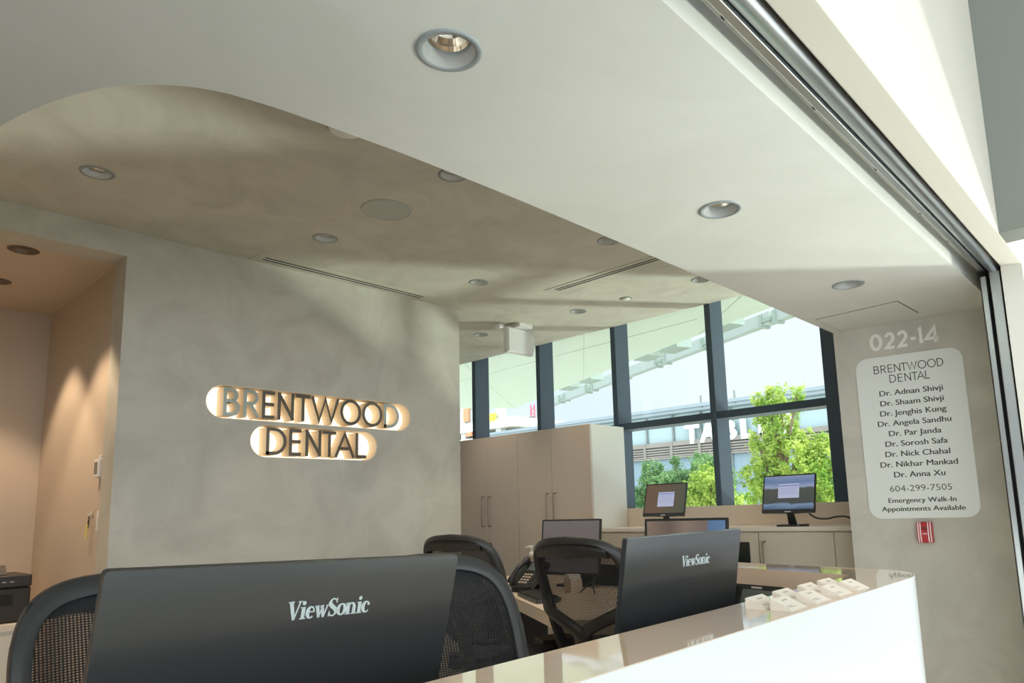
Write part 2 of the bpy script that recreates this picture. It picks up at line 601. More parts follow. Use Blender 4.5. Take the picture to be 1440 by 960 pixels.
def arc(cx, cy, rx, ry, a0, a1, n=14):
    return [(cx + rx * math.cos(R(a0 + (a1 - a0) * i / n)), cy + ry * math.sin(R(a0 + (a1 - a0) * i / n))) for i in range(n + 1)]
def stroke(mb, pts, wd, z0, z1, M, closed=False, mi=0, side=None):
    """A stroke of given width (one number or one per point) along a 2D path, extruded."""
    P = [Vector((p[0], p[1])) for p in pts]
    k = len(P)
    ws = wd if hasattr(wd, '__len__') else [wd] * k
    L, Rr = [], []
    for i in range(k):
        if closed:
            d0 = (P[i] - P[(i - 1) % k]).normalized(); d1 = (P[(i + 1) % k] - P[i]).normalized()
        else:
            d0 = (P[i] - P[max(i - 1, 0)]) if i else (P[1] - P[0])
            d1 = (P[min(i + 1, k - 1)] - P[i]) if i < k - 1 else (P[-1] - P[-2])
            d0.normalize(); d1.normalize()
        n0 = Vector((-d0.y, d0.x)); n1 = Vector((-d1.y, d1.x))
        mvec = n0 + n1
        if mvec.length < 1e-4:
            mvec = n1.copy()
        mvec.normalize()
        s = 1.0 / max(0.5, mvec.dot(n1))
        L.append(P[i] + mvec * ws[i] * 0.5 * s)
        Rr.append(P[i] - mvec * ws[i] * 0.5 * s)
    si = mi if side is None else side
    for i in range(k if closed else k - 1):
        j = (i + 1) % k
        q = [L[i], Rr[i], Rr[j], L[j]]
        vs = [(p.x, p.y, z1) for p in q] + [(p.x, p.y, z0) for p in q]
        mb.add(vs, [(0, 1, 2, 3)], mi, M)
        mb.add(vs, [(7, 6, 5, 4), (1, 5, 6, 2), (3, 7, 4, 0)], si, M)
        if not closed and i == 0:
            mb.add(vs, [(0, 4, 5, 1)], si, M)
        if not closed and i == k - 2:
            mb.add(vs, [(2, 6, 7, 3)], si, M)
def sans_letter(ch):
    """Geometric single-weight capitals: (strokes, width) with height 1; a stroke is (points, closed)."""
    if ch == 'B':
        return [([(0, 0), (0, 1)], False), ([(0, 1), (0.26, 1)] + arc(0.26, 0.765, 0.22, 0.235, 90, -90)[1:] + [(0, 0.53)], False),
                ([(0.0, 0.53), (0.30, 0.53)] + arc(0.30, 0.265, 0.26, 0.265, 90, -90)[1:] + [(0, 0)], False)], 0.56
    if ch == 'R':
        return [([(0, 0), (0, 1)], False), ([(0, 1), (0.26, 1)] + arc(0.26, 0.745, 0.25, 0.255, 90, -90)[1:] + [(0, 0.49)], False), ([(0.22, 0.49), (0.56, 0)], False)], 0.56
    if ch == 'E':
        return [([(0.44, 1), (0, 1), (0, 0), (0.44, 0)], False), ([(0, 0.53), (0.41, 0.53)], False)], 0.44
    if ch == 'N':
        return [([(0, 0), (0, 1)], False), ([(0, 1), (0.62, 0)], False), ([(0.62, 0), (0.62, 1)], False)], 0.62
    if ch == 'T':
        return [([(0, 1), (0.58, 1)], False), ([(0.29, 1), (0.29, 0)], False)], 0.58
    if ch == 'W':
        return [([(0, 1), (0.29, 0), (0.56, 1), (0.83, 0), (1.12, 1)], False)], 1.12
    if ch == 'O':
        return [(arc(0.5, 0.5, 0.48, 0.52, 0, 360, 36)[:-1], True)], 0.98
    if ch == 'D':
        return [([(0, 0), (0, 1), (0.26, 1)] + arc(0.26, 0.5, 0.44, 0.5, 90, -90, 20)[1:] + [(0, 0)], False)], 0.70
    if ch == 'A':
        return [([(0, 0), (0.38, 1), (0.76, 0)], False), ([(0.13, 0.33), (0.63, 0.33)], False)], 0.76
    if ch == 'L':
        return [([(0, 1), (0, 0), (0.44, 0)], False)], 0.44
def sans_into(mb, ch, x0, x1, base, cap, sw, z0, z1, M, mi=0, side=None):
    st_, wd = sans_letter(ch)
    h = sw / 2
    sx = (x1 - x0 - sw) / wd
    sy = cap - sw
    for kk, (pts, closed) in enumerate(st_):
        q = [(x0 + h + p[0] * sx, base + h + p[1] * sy) for p in pts]
        if not closed:
            # square ends
            a, b = Vector(q[0]), Vector(q[1]); q[0] = tuple(a + (a - b).normalized() * h * 0.98)
            a, b = Vector(q[-1]), Vector(q[-2]); q[-1] = tuple(a + (a - b).normalized() * h * 0.98)
        stroke(mb, q, sw, z0, z1 + kk * 0.00025, M, closed, mi, side)

def serif_word(mb, x0, cap, M, z1):
    """The monitor maker's word mark in a heavy serif italic-free face; x0 = left, capital height CAP."""
    T, t = 0.235, 0.085
    S = []          # (points, widths, closed)
    def ser(x, y, wd):
        S.append(([(x - wd / 2, y), (x + wd / 2, y)], 0.06, False))
    x = 0.0
    # V
    S.append(([(x + 0.10, 1.0), (x + 0.40, 0.0)], [T * 1.05, T * 0.75], False)); S.append(([(x + 0.40, 0.0), (x + 0.72, 1.0)], [t, t], False))
    ser(x + 0.12, 0.97, 0.40); ser(x + 0.72, 0.97, 0.30)
    def letter_i(x):
        S.append(([(x, 0.0), (x, 0.66)], T, False)); ser(x, 0.03, 0.40); ser(x - 0.08, 0.63, 0.26)
        S.append((arc(x, 0.87, 0.06, 0.06, 0, 360, 12)[:-1], 0.12, True))
    letter_i(x + 0.98)
    def bowl(cx, rx, a0, a1, thick_at=180, n=22, yc=0.33, ry=0.30):
        pts = arc(cx, yc, rx, ry, a0, a1, n)
        ws = []
        for i in range(n + 1):
            a = a0 + (a1 - a0) * i / n
            ws.append(t + (T - t) * abs(math.cos(R(a))) ** 1.5 if thick_at is None else t + (T * 1.05 - t) * max(0, -math.cos(R(a))) ** 1.2)
        return pts, ws
    # e
    p, ww = bowl(x + 1.50, 0.22, 0, 315)
    S.append((p, ww, False)); S.append(([(x + 1.30, 0.36), (x + 1.74, 0.36)], 0.07, False))
    # w
    xw = x + 1.84
    S.append(([(xw + 0.06, 0.66), (xw + 0.24, 0.0)], [T * 0.95, T * 0.7], False)); S.append(([(xw + 0.24, 0.0), (xw + 0.42, 0.6)], t, False))
    S.append(([(xw + 0.38, 0.66), (xw + 0.56, 0.0)], [T * 0.95, T * 0.7], False)); S.append(([(xw + 0.56, 0.0), (xw + 0.78, 0.66)], t, False))
    ser(xw + 0.05, 0.63, 0.30); ser(xw + 0.78, 0.63, 0.22)
    # S
    xs = x + 3.02
    sp = arc(xs, 0.74, 0.22, 0.23, 40, 200, 14) + [(xs - 0.09, 0.57), (xs + 0.09, 0.44)] + arc(xs, 0.26, 0.24, 0.24, 20, -150, 14)
    sw_ = []
    for q in sp:
        d = abs(q[1] - 0.5)
        sw_.append(T * 1.1 if d < 0.22 else max(t, T * 1.1 * (1 - (d - 0.22) / 0.30)))
    S.append((sp, sw_, False))
    S.append(([(xs + 0.22, 0.74), (xs + 0.24, 1.0)], 0.07, False)); S.append(([(xs - 0.25, 0.0), (xs - 0.22, 0.28)], 0.07, False))
    # o
    p, ww = bowl(x + 3.66, 0.25, 0, 360, None, 28)
    S.append((p[:-1], ww[:-1], True))
    # n
    xn = x + 4.14
    S.append(([(xn, 0.0), (xn, 0.66)], T, False)); ser(xn, 0.03, 0.38); ser(xn - 0.08, 0.63, 0.24)
    S.append((arc(xn + 0.24, 0.40, 0.20, 0.23, 160, 0, 12) + [(xn + 0.44, 0.0)], [t] * 4 + [t + (T - t) * i / 9 for i in range(10)], False)); ser(xn + 0.44, 0.03, 0.38)
    letter_i(x + 4.98)
    # c
    p, ww = bowl(x + 5.50, 0.24, 48, 318)
    S.append((p, ww, False)); S.append((arc(x + 5.66, 0.50, 0.045, 0.045, 0, 360, 10)[:-1], 0.09, True))
    total = 5.76
    for pts, wd, cl_ in S:
        q = [(x0 + a * cap * 0.86, b * cap) for a, b in pts]
        wq = [v * cap * 0.86 for v in wd] if hasattr(wd, '__len__') else wd * cap * 0.86
        stroke(mb, q, wq, 0, z1, M, cl_)
    return total * cap * 0.86

# ------------------------------------------------------------------ structure: floors, walls, ceilings
CEIL, SOF, ROOM = 2.90, 2.258, 2.78
LX = -4.355            # face of the logo wall
WY = 5.05              # inner face of the glazing frames

mb = MB(); mb.box((-6.8, -2.7, -0.15), (-0.5, 5.35, 0.0))
struct(mb.build('floor', FLOORM))
mb = MB(); mb.box((-0.5, -7.0, -0.15), (9.0, 5.35, 0.0))
struct(mb.build('floor_mall', MALLFLOOR))

# logo wall with the room opening and two lozenge recesses, in (y, z) extruded along -x
MWALL = Matrix(((0, 0, 1, LX), (1, 0, 0, 0), (0, 1, 0, 0), (0, 0, 0, 1)))     # local (y,z,depth) -> world
def pill(y0, y1, z0, z1, n=14):
    r = (z1 - z0) / 2
    zc = (z0 + z1) / 2
    return arc(y1 - r, zc, r, r, -90, 90, n) + arc(y0 + r, zc, r, r, 90, 270, n)
PU = (1.679, 3.161, 0.612 + EYE, 0.818 + EYE)
PL = (1.954, 2.871, 0.383 + EYE, 0.590 + EYE)
outer = [(-2.6, 0), (-1.6, 0), (-1.6, ROOM - 0.03), (1.2175, ROOM - 0.03), (1.2175, 0), (3.645, 0), (3.645, CEIL + 0.05), (-2.6, CEIL + 0.05)]
mb = MB(); mb.prism(outer, -0.20, 0.0, [pill(*PU), pill(*PL)], 0, MWALL)
wl = struct(mb.build('wall_left', PLASTER))
# back of the store behind the camera's left
mb = MB(); mb.box((-4.5, -2.75, 0), (-0.53, -2.6, 3.0))
struct(mb.build('wall_back', PLASTER))
# copy room behind the opening
rw = sroot('wall_room')
mb = MB(); mb.box((-6.25, 1.25, 0), (-4.555, 1.36, ROOM + 0.1)); mb.build('right_side', WARMPAINT, rw)
mb = MB(); mb.box((-6.25, -1.7, 0), (-6.12, 1.25, ROOM + 0.1)); mb.build('rear_side', WARMPAINT, rw)
mb = MB(); mb.box((-6.25, -1.8, 0), (-4.555, -1.7, ROOM + 0.1)); mb.build('left_side', WARMPAINT, rw)
DL_ROOM = [(-4.72, 0.81), (-5.44, 0.815)]
mb = MB(); mb.prism([(-6.25, -1.8), (-4.555, -1.8), (-4.555, 1.36), (-6.25, 1.36)], ROOM, ROOM + 0.08, [circ(x, y, 0.058) for x, y in DL_ROOM])
struct(mb.build('ceiling_room', WARMPAINT))
mb = MB(); mb.box((-6.8, 1.36, 0), (-6.6, 5.3, 3.0)); struct(mb.build('wall_end', PLASTER))
# ceiling
DL_UP = [(-3.70, 0.887), (-3.70, 2.07), (-3.70, 3.29), (-3.71, 4.41), (-2.545, 2.10), (-2.545, 3.345), (-2.545, 4.456), (-4.84, 4.32)]
DL_SOF = [(-1.108, 0.906), (-1.108, 2.10), (-1.108, 3.311)]
mb = MB()
mb.prism([(-4.36, -2.6), (-1.3, -2.6), (-1.3, WY), (-6.7, WY), (-6.7, 3.4), (-4.36, 3.4)], CEIL, CEIL + 0.09,
         [circ(x, y, 0.058) for x, y in DL_UP])
struct(mb.build('ceiling', PLASTER))
# lower soffit with the sweeping edge
edge = [(-4.36, 0.215), (-3.4, 0.225), (-2.75, 0.24), (-2.40, 0.258), (-2.152, 0.299), (-1.989, 0.343), (-1.866, 0.390), (-1.773, 0.437), (-1.707, 0.490),
        (-1.654, 0.548), (-1.618, 0.61), (-1.596, 0.684), (-1.582, 0.77), (-1.572, 0.864), (-1.563, 0.97), (-1.553, 1.10), (-1.545, 1.30), (-1.538, 1.6), (-1.535, 2.2)]
es = [(p.x, p.y) for p in smooth_path([(a, b, 0) for a, b in edge], 3)]
mb = MB()
mb.prism([(-4.36, -2.6), (-0.68, -2.6), (-0.68, 4.40), (-1.535, 4.40)] + list(reversed(es)), SOF, SOF + 0.092, [circ(x, y, 0.058) for x, y in DL_SOF])
so = struct(mb.build('ceiling_soffit', SOFFITM))
mb = MB()
inner = [(a - 0.0, b) for a, b in es]
mb.prism([(-4.36, -2.6), (-0.68, -2.6), (-0.68, 4.40), (-1.535, 4.40)] + list(reversed(es)), SOF + 0.092, CEIL + 0.02, [], cap0=False, cap1=False)
struct(mb.build('trim_soffit_riser', PLASTER))
# building slab over everything
mb = MB(); mb.box((-6.9, -2.8, 3.02), (-0.53, 5.30, 3.25)); struct(mb.build('ceiling_slab', CONC))

# tenant sign wall on the right, turned a little out of square
SA = Vector((-1.532, 4.223)); SB = Vector((-0.678, 4.326))
mb = MB(); mb.prism([tuple(SA), tuple(SB), (-0.60, 4.45), (-0.60, 5.26), (-1.79, 5.26), (-1.79, WY), (-1.532, WY)], 0, SOF + 0.02)
struct(mb.build('wall_right', PLASTER))
# pier with the shutter guide, header, track and mall bulkhead
mb = MB(); mb.prism([(-0.678, 3.963), (-0.640, 3.70), (-0.640, 3.95), (-0.555, 3.95), (-0.530, 3.572), (-0.4515, 3.592), (-0.4515, 5.255), (-0.66, 5.255), (-0.66, 4.33)], 0, SOF + 0.10)
struct(mb.build('wall_pier', PAINT))
hd = sroot('wall_header')
mb = MB(); mb.box((-0.53, -2.75, SOF), (-0.45, 5.26, 4.7)); mb.build('fascia', PAINT, hd, bevel=0.004)
mb = MB(); mb.box((-1.0, -2.75, SOF + 0.092), (-0.64, 4.4, SOF + 0.13)); mb.box((-0.66, -2.75, SOF + 0.13), (-0.53, 4.4, SOF + 0.16)); mb.build('track_recess', PAINT, hd)
mb = MB(); mb.box((-0.45, 3.1, SOF), (6.0, 3.25, 4.7)); struct(mb.build('wall_mall', GREYP))
mb = MB(); mb.box((-0.45, -5.0, 4.7), (8.5, 3.25, 4.85)); struct(mb.build('ceiling_mall_sunblock', PAINT))  # unseen slab, added to keep the sun off the counter

# ------------------------------------------------------------------ glazing
wroot = [sroot('window_%d' % (i + 1)) for i in range(5)]
MX = [-5.824, -4.84, -3.877, -2.88, -1.93]     # left edge of each upright
for i, x in enumerate(MX):
    r = wroot[i]
    x1 = x + (0.054 if i < 4 else 0.14)
    mb = MB(); mb.box((x, WY, 1.2), (x1, WY + 0.205, 3.4)); mb.build('mullion', MULL, r, bevel=0.003)
    xl = -6.6 if i == 0 else MX[i - 1] + 0.054
    mb = MB(); mb.box((xl, WY + 0.02, 1.936), (x, WY + 0.205, 1.995)); mb.build('transom', MULL, r, bevel=0.002)
    mb = MB(); mb.box((xl, WY + 0.196, 1.2375), (x, WY + 0.202, 1.936)); mb.build('lower_pane', GLASS, r)
    mb = MB(); mb.box((xl, WY + 0.196, 1.995), (x, WY + 0.202, 3.3)); mb.build('upper_pane', GLASS, r)
mb = MB(); mb.box((-6.7, WY, 3.0), (-1.55, WY + 0.25, 3.3)); struct(mb.build('trim_window_head', MULL))
mb = MB(); mb.box((-6.7, WY - 0.05, 0), (-1.5, WY + 0.25, 1.2375)); struct(mb.build('wall_window', CABM))

# ------------------------------------------------------------------ roller shutter track
tk = thing('shutter_track', 'long aluminium roller shutter track running along the header above the counter', 'track', (-0.59, -2.6, 2.27))
mb = MB(); mb.tube([(0.022, 0, 0.022), (0.022, 6.29, 0.022)], 0.030, 20); mb.build('round_rail', ALU, tk, smooth=True)
mb = MB(); mb.box((-0.045, 0, 0.018), (-0.020, 6.30, 0.070)); mb.build('flat_rail', ALU, tk, bevel=0.003)
mb = MB(); mb.box((-0.018, 0, 0.030), (-0.006, 6.30, 0.070)); mb.build('middle_channel', ALUD, tk, bevel=0.002)
mb = MB(); mb.box((-0.060, 0, 0.045), (-0.046, 6.30, 0.0795)); mb.build('brush_seal', GAP, tk)
for y in (0.9, 2.2, 3.0, 3.9, 4.4, 4.9, 5.4, 5.8):
    mb = MB(); mb.box((-0.062, y, 0.040), (-0.040, y + 0.012, 0.060)); mb.build('seal_clip', BLACKP, tk)
gd = thing('shutter_guide', 'upright aluminium shutter guide let into the pier by the tenant sign', 'guide rail', (-0.60, 3.70, 0.0))
mb = MB(); mb.box((-0.036, 0.0, 0), (-0.012, 0.05, 2.265)); mb.build('inner_flange', ALU, gd, bevel=0.003)
mb = MB(); mb.box((0.012, -0.06, 0), (0.054, 0.05, 2.265)); mb.build('outer_flange', ALU, gd, bevel=0.003)
mb = MB(); mb.box((-0.012, 0.03, 0), (0.012, 0.06, 2.265)); mb.build('guide_slot', GAP, gd)

# ------------------------------------------------------------------ recessed lights
def make_downlight(label, group, dark=False):
    t = thing('recessed_light', label, 'ceiling light', (0, 0, 0), 0, group)
    mb = MB(); mb.lathe([(0.0575, 0.004), (0.0575, -0.003), (0.068, -0.0045), (0.0725, -0.003), (0.0735, 0.0), (0.0735, 0.0005)], 40)
    mb.build('trim_ring', DOWND if dark else TRIM, t, smooth=True)
    mb = MB(); mb.lathe([(0.0575, -0.003), (0.0565, 0.004), (0.050, 0.028), (0.0475, 0.031), (0.0455, 0.029)], 40)
    mb.build('baffle', DOWND if dark else BAFFLE, t, smooth=True)
    mb = MB(); mb.lathe([(0.0455, 0.029), (0.043, 0.040), (0.036, 0.056), (0.026, 0.066)], 40)
    mb.build('reflector', REFL, t, smooth=False)
    mb = MB(); mb.lathe([(0.026, 0.066), (0.001, 0.067)], 24)
    mb.build('lamp', BULB, t, smooth=False)
    return t
def lamp_under(x, y, z, e, parent=None, ang=64, col=(1.0, 0.85, 0.70), blend=0.9):
    add_light('lamp_glow', 'SPOT', (x, y, z - 0.008), (0, 0, -1), e, col, shadow_soft_size=0.03, spot_size=R(ang), spot_blend=blend)
proto = make_downlight('recessed ceiling light nearest to the viewer in the low bright soffit', 'lights in the low soffit')
proto.location = (DL_SOF[0][0], DL_SOF[0][1], SOF)
dup(proto, (DL_SOF[1][0], DL_SOF[1][1], SOF), 0, 'middle of the three recessed lights in the low bright soffit', 'lights in the low soffit')
dup(proto, (DL_SOF[2][0], DL_SOF[2][1], SOF), 0, 'recessed light in the low soffit closest to the tenant sign', 'lights in the low soffit')
UPL = ['recessed light inside the sweep of the curved soffit edge, farthest left in the upper ceiling',
       'recessed light between the round speaker grille and the slot beside the logo wall',
       'recessed light beyond the end of the slot diffuser beside the logo wall',
       'recessed light nearest to the white hanging box on its right, toward the windows',
       'recessed light half hidden by the soffit edge right beside the round speaker',
       'recessed light half hidden by the soffit edge before the slot diffuser by the windows',
       'recessed light half hidden by the soffit edge, last one before the window corner',
       'recessed light left of the white hanging box, past the end of the logo wall']
for (x, y), l in zip(DL_UP, UPL):
    dup(proto, (x, y, CEIL), 0, l, 'lights in the upper ceiling')
dk = make_downlight('dark rimmed recessed light in the copy room ceiling, the whole one nearer the opening', 'lights in the copy room', True)
dk.location = (DL_ROOM[0][0], DL_ROOM[0][1], ROOM)
dup(dk, (DL_ROOM[1][0], DL_ROOM[1][1], ROOM), 0, 'dark rimmed recessed light deeper in the copy room, cut by the photo edge', 'lights in the copy room')
E_UP, E_SOF, E_ROOM = 44, 16, 50
for x, y in DL_UP:
    lamp_under(x, y, CEIL, E_UP)
for x, y in DL_SOF:
    lamp_under(x, y, SOF, E_SOF)
for x, y in DL_ROOM:
    lamp_under(x, y, ROOM, E_ROOM, ang=84, col=(1.0, 0.75, 0.52), blend=0.4)
lamp_under(-5.5, -0.2, ROOM - 0.03, E_ROOM * 0.6, ang=84, col=(1.0, 0.75, 0.52), blend=0.4)  # extra lamp added to brighten the copy room, out of view, no fitting

# ------------------------------------------------------------------ ceiling fittings
t = thing('ceiling_speaker', 'large round flat speaker grille in the upper ceiling', 'speaker', (-3.108, 2.099, CEIL))
mb = MB(); mb.lathe([(0.126, 0.0), (0.126, -0.006), (0.130, -0.007), (0.134, -0.005), (0.135, 0.0)], 48); mb.build('rim', SPKM, t, smooth=True)
mb = MB(); mb.lathe([(0.126, -0.004), (0.06, -0.0055), (0.001, -0.006)], 48); mb.build('grille', SPKM, t, smooth=True)
def slot_diffuser(name, label, loc, rz, L, wd):
    t = thing(name, label, 'air vent', loc, rz)
    s = (wd - 0.10) / 2 + 0.02
    a0, a1 = 0.030, wd - 0.030
    mb = MB()
    mb.prism([(0, 0), (L, 0), (L, wd), (0, wd)], -0.004, 0.0, [[(0.06, wd * 0.30), (L - 0.06, wd * 0.30), (L - 0.06, wd * 0.46), (0.06, wd * 0.46)], [(0.06, wd * 0.58), (L - 0.06, wd * 0.58), (L - 0.06, wd * 0.74), (0.06, wd * 0.74)]])
    mb.build('frame', PLASTER, t)
    for q in (0.30, 0.58):
        mb = MB(); mb.box((0.06, wd * q, -0.002), (L - 0.06, wd * (q + 0.16), -0.0005)); mb.build('slot', GAP, t)
    return t
slot_diffuser('slot_diffuser', 'slot air diffuser running along the top of the logo wall', (-4.19, 1.90, CEIL), R(90), 1.36, 0.14)
slot_diffuser('slot_diffuser', 'slot air diffuser running toward the soffit edge ahead of the windows', (-3.50, 3.775, CEIL), 0, 1.5, 0.115)
t = thing('smoke_sensor', 'small white ceiling disc half hidden behind the curved soffit edge', 'sensor', (-2.53, 1.50, CEIL))
mb = MB(); mb.lathe([(0.072, 0.0), (0.072, -0.010), (0.060, -0.016), (0.001, -0.018)], 36); mb.build('cover', WHITE, t, smooth=True)
mb = MB(); mb.lathe([(0.078, 0.0), (0.078, -0.004), (0.072, -0.005)], 36); mb.build('base_ring', TRIM, t, smooth=True)
t = thing('sprinkler_cap', 'tiny sprinkler cover plate in the ceiling near the windows', 'sprinkler', (-3.213, 4.414, CEIL))
mb = MB(); mb.lathe([(0.040, 0.0), (0.040, -0.004), (0.001, -0.006)], 28); mb.build('cover_plate', SOFFITM, t, smooth=True)
mb = MB(); mb.lathe([(0.047, 0.0), (0.047, -0.002), (0.040, -0.003)], 28); mb.build('gap_ring', GAP, t, smooth=True)
t = thing('access_panel', 'square flush access panel in the soffit above the suite number', 'panel', (-1.25, 4.0, SOF))
mb = MB(); mb.prism([(-0.225, -0.17), (0.215, -0.205), (0.225, 0.115), (-0.225, 0.20)], -0.003, 0.0); mb.build('door', SOFFITM, t)
mb = MB(); mb.prism([(-0.230, -0.175), (0.220, -0.210), (0.230, 0.120), (-0.230, 0.205)], -0.0010, 0.0, [[(-0.226, -0.171), (0.216, -0.206), (0.226, 0.116), (-0.226, 0.201)]]); mb.build('joint', GAP, t)
# hanging exit / emergency box
t = thing('hanging_sign_box', 'white blank sign box hanging from the ceiling before the windows', 'emergency light', (-4.35, 4.355, CEIL))
mb = MB(); mb.box((-0.055, -0.165, -0.265), (0.0, 0.165, -0.035)); mb.build('housing', WHITE, t, bevel=0.012, seg=3)
mb = MB(); mb.box((-0.002, -0.155, -0.258), (0.008, 0.150, -0.045)); mb.build('face_plate', WHITE, t, bevel=0.006)
mb = MB(); mb.prism([(-0.09, -0.07), (0.06, -0.07), (0.075, 0.08), (-0.09, 0.08)], -0.035, 0.0); mb.build('canopy', WHITE, t, bevel=0.006)
mb = MB(); mb.box((-0.09, 0.165, -0.22), (-0.02, 0.20, -0.06)); mb.build('side_lamp', WHITE, t, bevel=0.01)
mb = MB(); mb.box((-0.10, -0.23, -0.06), (-0.03, -0.165, -0.015)); mb.build('side_lamp', WHITE, t, bevel=0.012)

# ------------------------------------------------------------------ logo sign in the wall
t = thing('wall_logo_sign', 'glowing two line BRENTWOOD DENTAL sign recessed in the plaster wall', 'sign', (LX, 2.42, 1.85))
MS = Matrix(((0, 0, 1, 0), (1, 0, 0, -2.42), (0, 1, 0, -1.85), (0, 0, 0, 1)))
DEP = 0.098
for p_ in (PU, PL):
    ol = pill(*p_)
    mb = MB(); mb.prism(ol, -DEP - 0.006, -DEP, [], 0, MS); bp_ = mb.build('light_panel', SIGNG, t)
    big = pill(p_[0] - 0.0006, p_[1] + 0.0006, p_[2] - 0.0006, p_[3] + 0.0006)
    mb = MB(); mb.prism(pill(p_[0] - 0.001, p_[1] + 0.001, p_[2] - 0.001, p_[3] + 0.001), -DEP, 0.0006, [pill(p_[0] + 0.003, p_[1] - 0.003, p_[2] + 0.003, p_[3] - 0.003)], 0, MS); mb.build('recess_rim', SIGNR, t)
UP = [('B', 1.783, 1.884), ('R', 1.905, 2.006), ('E', 2.023, 2.106), ('N', 2.125, 2.237), ('T', 2.246, 2.354), ('W', 2.357, 2.566), ('O', 2.571, 2.738), ('O', 2.744, 2.914), ('D', 2.928, 3.059)]
LO = [('D', 2.057, 2.192), ('E', 2.209, 2.293), ('N', 2.322, 2.436), ('T', 2.445, 2.548), ('A', 2.538, 2.688), ('L', 2.697, 2.784)]
for row, base in ((UP, 0.631 + EYE), (LO, 0.401 + EYE)):
    for k, (ch, y0, y1) in enumerate(row):
        mb = MB()
        sans_into(mb, ch, y0, y1, base, 0.176, 0.0215, -DEP, 0.001, MS, 0, 1)
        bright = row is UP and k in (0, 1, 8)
        o = mb.build('letter', [LETF_SHEEN if bright else LETF, LETR], t)
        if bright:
            o['label'] = 'letter with a bright reflection painted into its face'

# ------------------------------------------------------------------ tenant sign wall fittings
ud = (SB - SA).normalized()
nd = Vector((ud.y, -ud.x))           # towards the viewer
def sign_M(off=0.0):
    o = SA + nd * off
    return Matrix(((ud.x, 0, nd.x, o.x), (ud.y, 0, nd.y, o.y), (0, 1, 0, EYE), (0, 0, 0, 1)))
SI = thing('tenant_sign', 'white rounded plaque listing the dentists on the right wall', 'sign', (SA.x + ud.x * 0.39, SA.y + ud.y * 0.39, EYE - 0.113))
def local(M, root):
    return Matrix.Translation(-root.location) @ M
mb = MB(); mb.prism(rrect(0.110, -0.113, 0.668, 0.818, 0.068), 0.0005, 0.008, [], 0, local(sign_M(), SI)); mb.build('plate', PLATE, SI, bevel=0.0015)
ML = local(sign_M(0.0084), SI)
mb = MB()
bw = [('B', .209, .243), ('R', .252, .286), ('E', .294, .322), ('N', .331, .366), ('T', .371, .402), ('W', .403, .459), ('O', .461, .506), ('O', .509, .554), ('D', .5385, .569)]
bw = [('B', .209, .239), ('R', .247, .277), ('E', .285, .310), ('N', .319, .352), ('T', .355, .386), ('W', .387, .440), ('O', .442, .487), ('O', .490, .535), ('D', .540, .572)]
for ch, a, b in bw:
    sans_into(mb, ch, a, b, .720, .047, .0048, 0, 0.0005, ML)
for ch, a, b in [('D', .289, .324), ('E', .333, .358), ('N', .369, .402), ('T', .406, .437), ('A', .433, .473), ('L', .475, .497)]:
    sans_into(mb, ch, a, b, .659, .047, .0048, 0, 0.0005, ML)
mb.build('practice_name', INK, SI)
names = ['Dr. Adnan Shivji', 'Dr. Shaam Shivji', 'Dr. Jenghis Kung', 'Dr. Angela Sandhu', 'Dr. Par Janda', 'Dr. Sorosh Safa', 'Dr. Nick Chahal', 'Dr. Nikhar Mankad', 'Dr. Anna Xu']
sx = None
for i, nm in enumerate(names):
    b = .587 - i * .05875
    mb = MB()
    if sx is None:
        sx = text_into(mb, nm, .228, .555, b, .0325, ML, heavy=0.0011)
    else:
        text_into(mb, nm, 0, 0, b, .0325, ML, heavy=0.0011, align=.3905, xs=sx)
    mb.build('name_line', INK, SI)
mb = MB(); text_into(mb, '604-299-7505', .232, .544, .037, .036, ML, bold=-0.006); mb.build('phone_number', INK, SI)
mb = MB()
text_into(mb, 'Emergency Walk-In', .218, .558, -.025, .0275, ML, heavy=0.0011)
text_into(mb, 'Appointments Available', .179, .597, -.072, .0275, ML, heavy=0.0011)
mb.build('walk_in_notice', INK, SI)
NU = thing('suite_number', 'white suite number 022-14 fixed on the wall above the plaque', 'number', (SA.x + ud.x * 0.39, SA.y + ud.y * 0.39, EYE + 0.855))
MN = local(sign_M(0.0005), NU)
vs_w = {'0': .078, '2': .070, '-': .038, '1': .036, '4': .084}
def digit(ch):
    if ch == '0':
        return [(arc(0.5, 0.5, 0.5, 0.5, 0, 360, 32)[:-1], True)]
    if ch == '2':
        return [(arc(0.47, 0.70, 0.43, 0.30, 165, -35, 16) + [(0.02, 0.0), (0.98, 0.0)], False)]
    if ch == '-':
        return [([(-0.75, 0.40), (1.75, 0.40)], False)]
    if ch == '1':
        return [([(0.10, 0.92), (0.66, 1.0), (0.70, 0.0)], False)]
    if ch == '4':
        return [([(0.74, -0.06), (0.74, 1.0), (0.0, 0.24), (1.0, 0.24)], False)]
for ch, a, b in [('0', .201, .271), ('2', .281, .343), ('2', .350, .412), ('-', .420, .449), ('1', .456, .487), ('4', .490, .573)]:
    mb = MB()
    sw = 0.0185
    for kk, (pts, closed) in enumerate(digit(ch)):
        stroke(mb, [(a + sw / 2 + p[0] * (b - a - sw), .857 + sw / 2 + p[1] * (.101 - sw)) for p in pts], sw, 0.0, 0.0055 + kk * 0.0003, MN, closed)
    mb.build('digit' if ch != '-' else 'dash', VINYL, NU)
FA = thing('fire_alarm_pull', 'small red fire alarm pull station below the tenant plaque', 'fire alarm', (SA.x + ud.x * 0.392, SA.y + ud.y * 0.392, EYE - 0.246))
MF = local(sign_M(), FA)
prof = [(0.000, -.246), (0.034, -.246), (0.044, -.236), (0.047, -.19), (0.043, -.145), (0.036, -.134), (0.000, -.134)]
MP = MF @ Matrix(((0, 0, 1, 0), (0, 1, 0, 0), (1, 0, 0, 0), (0, 0, 0, 1)))
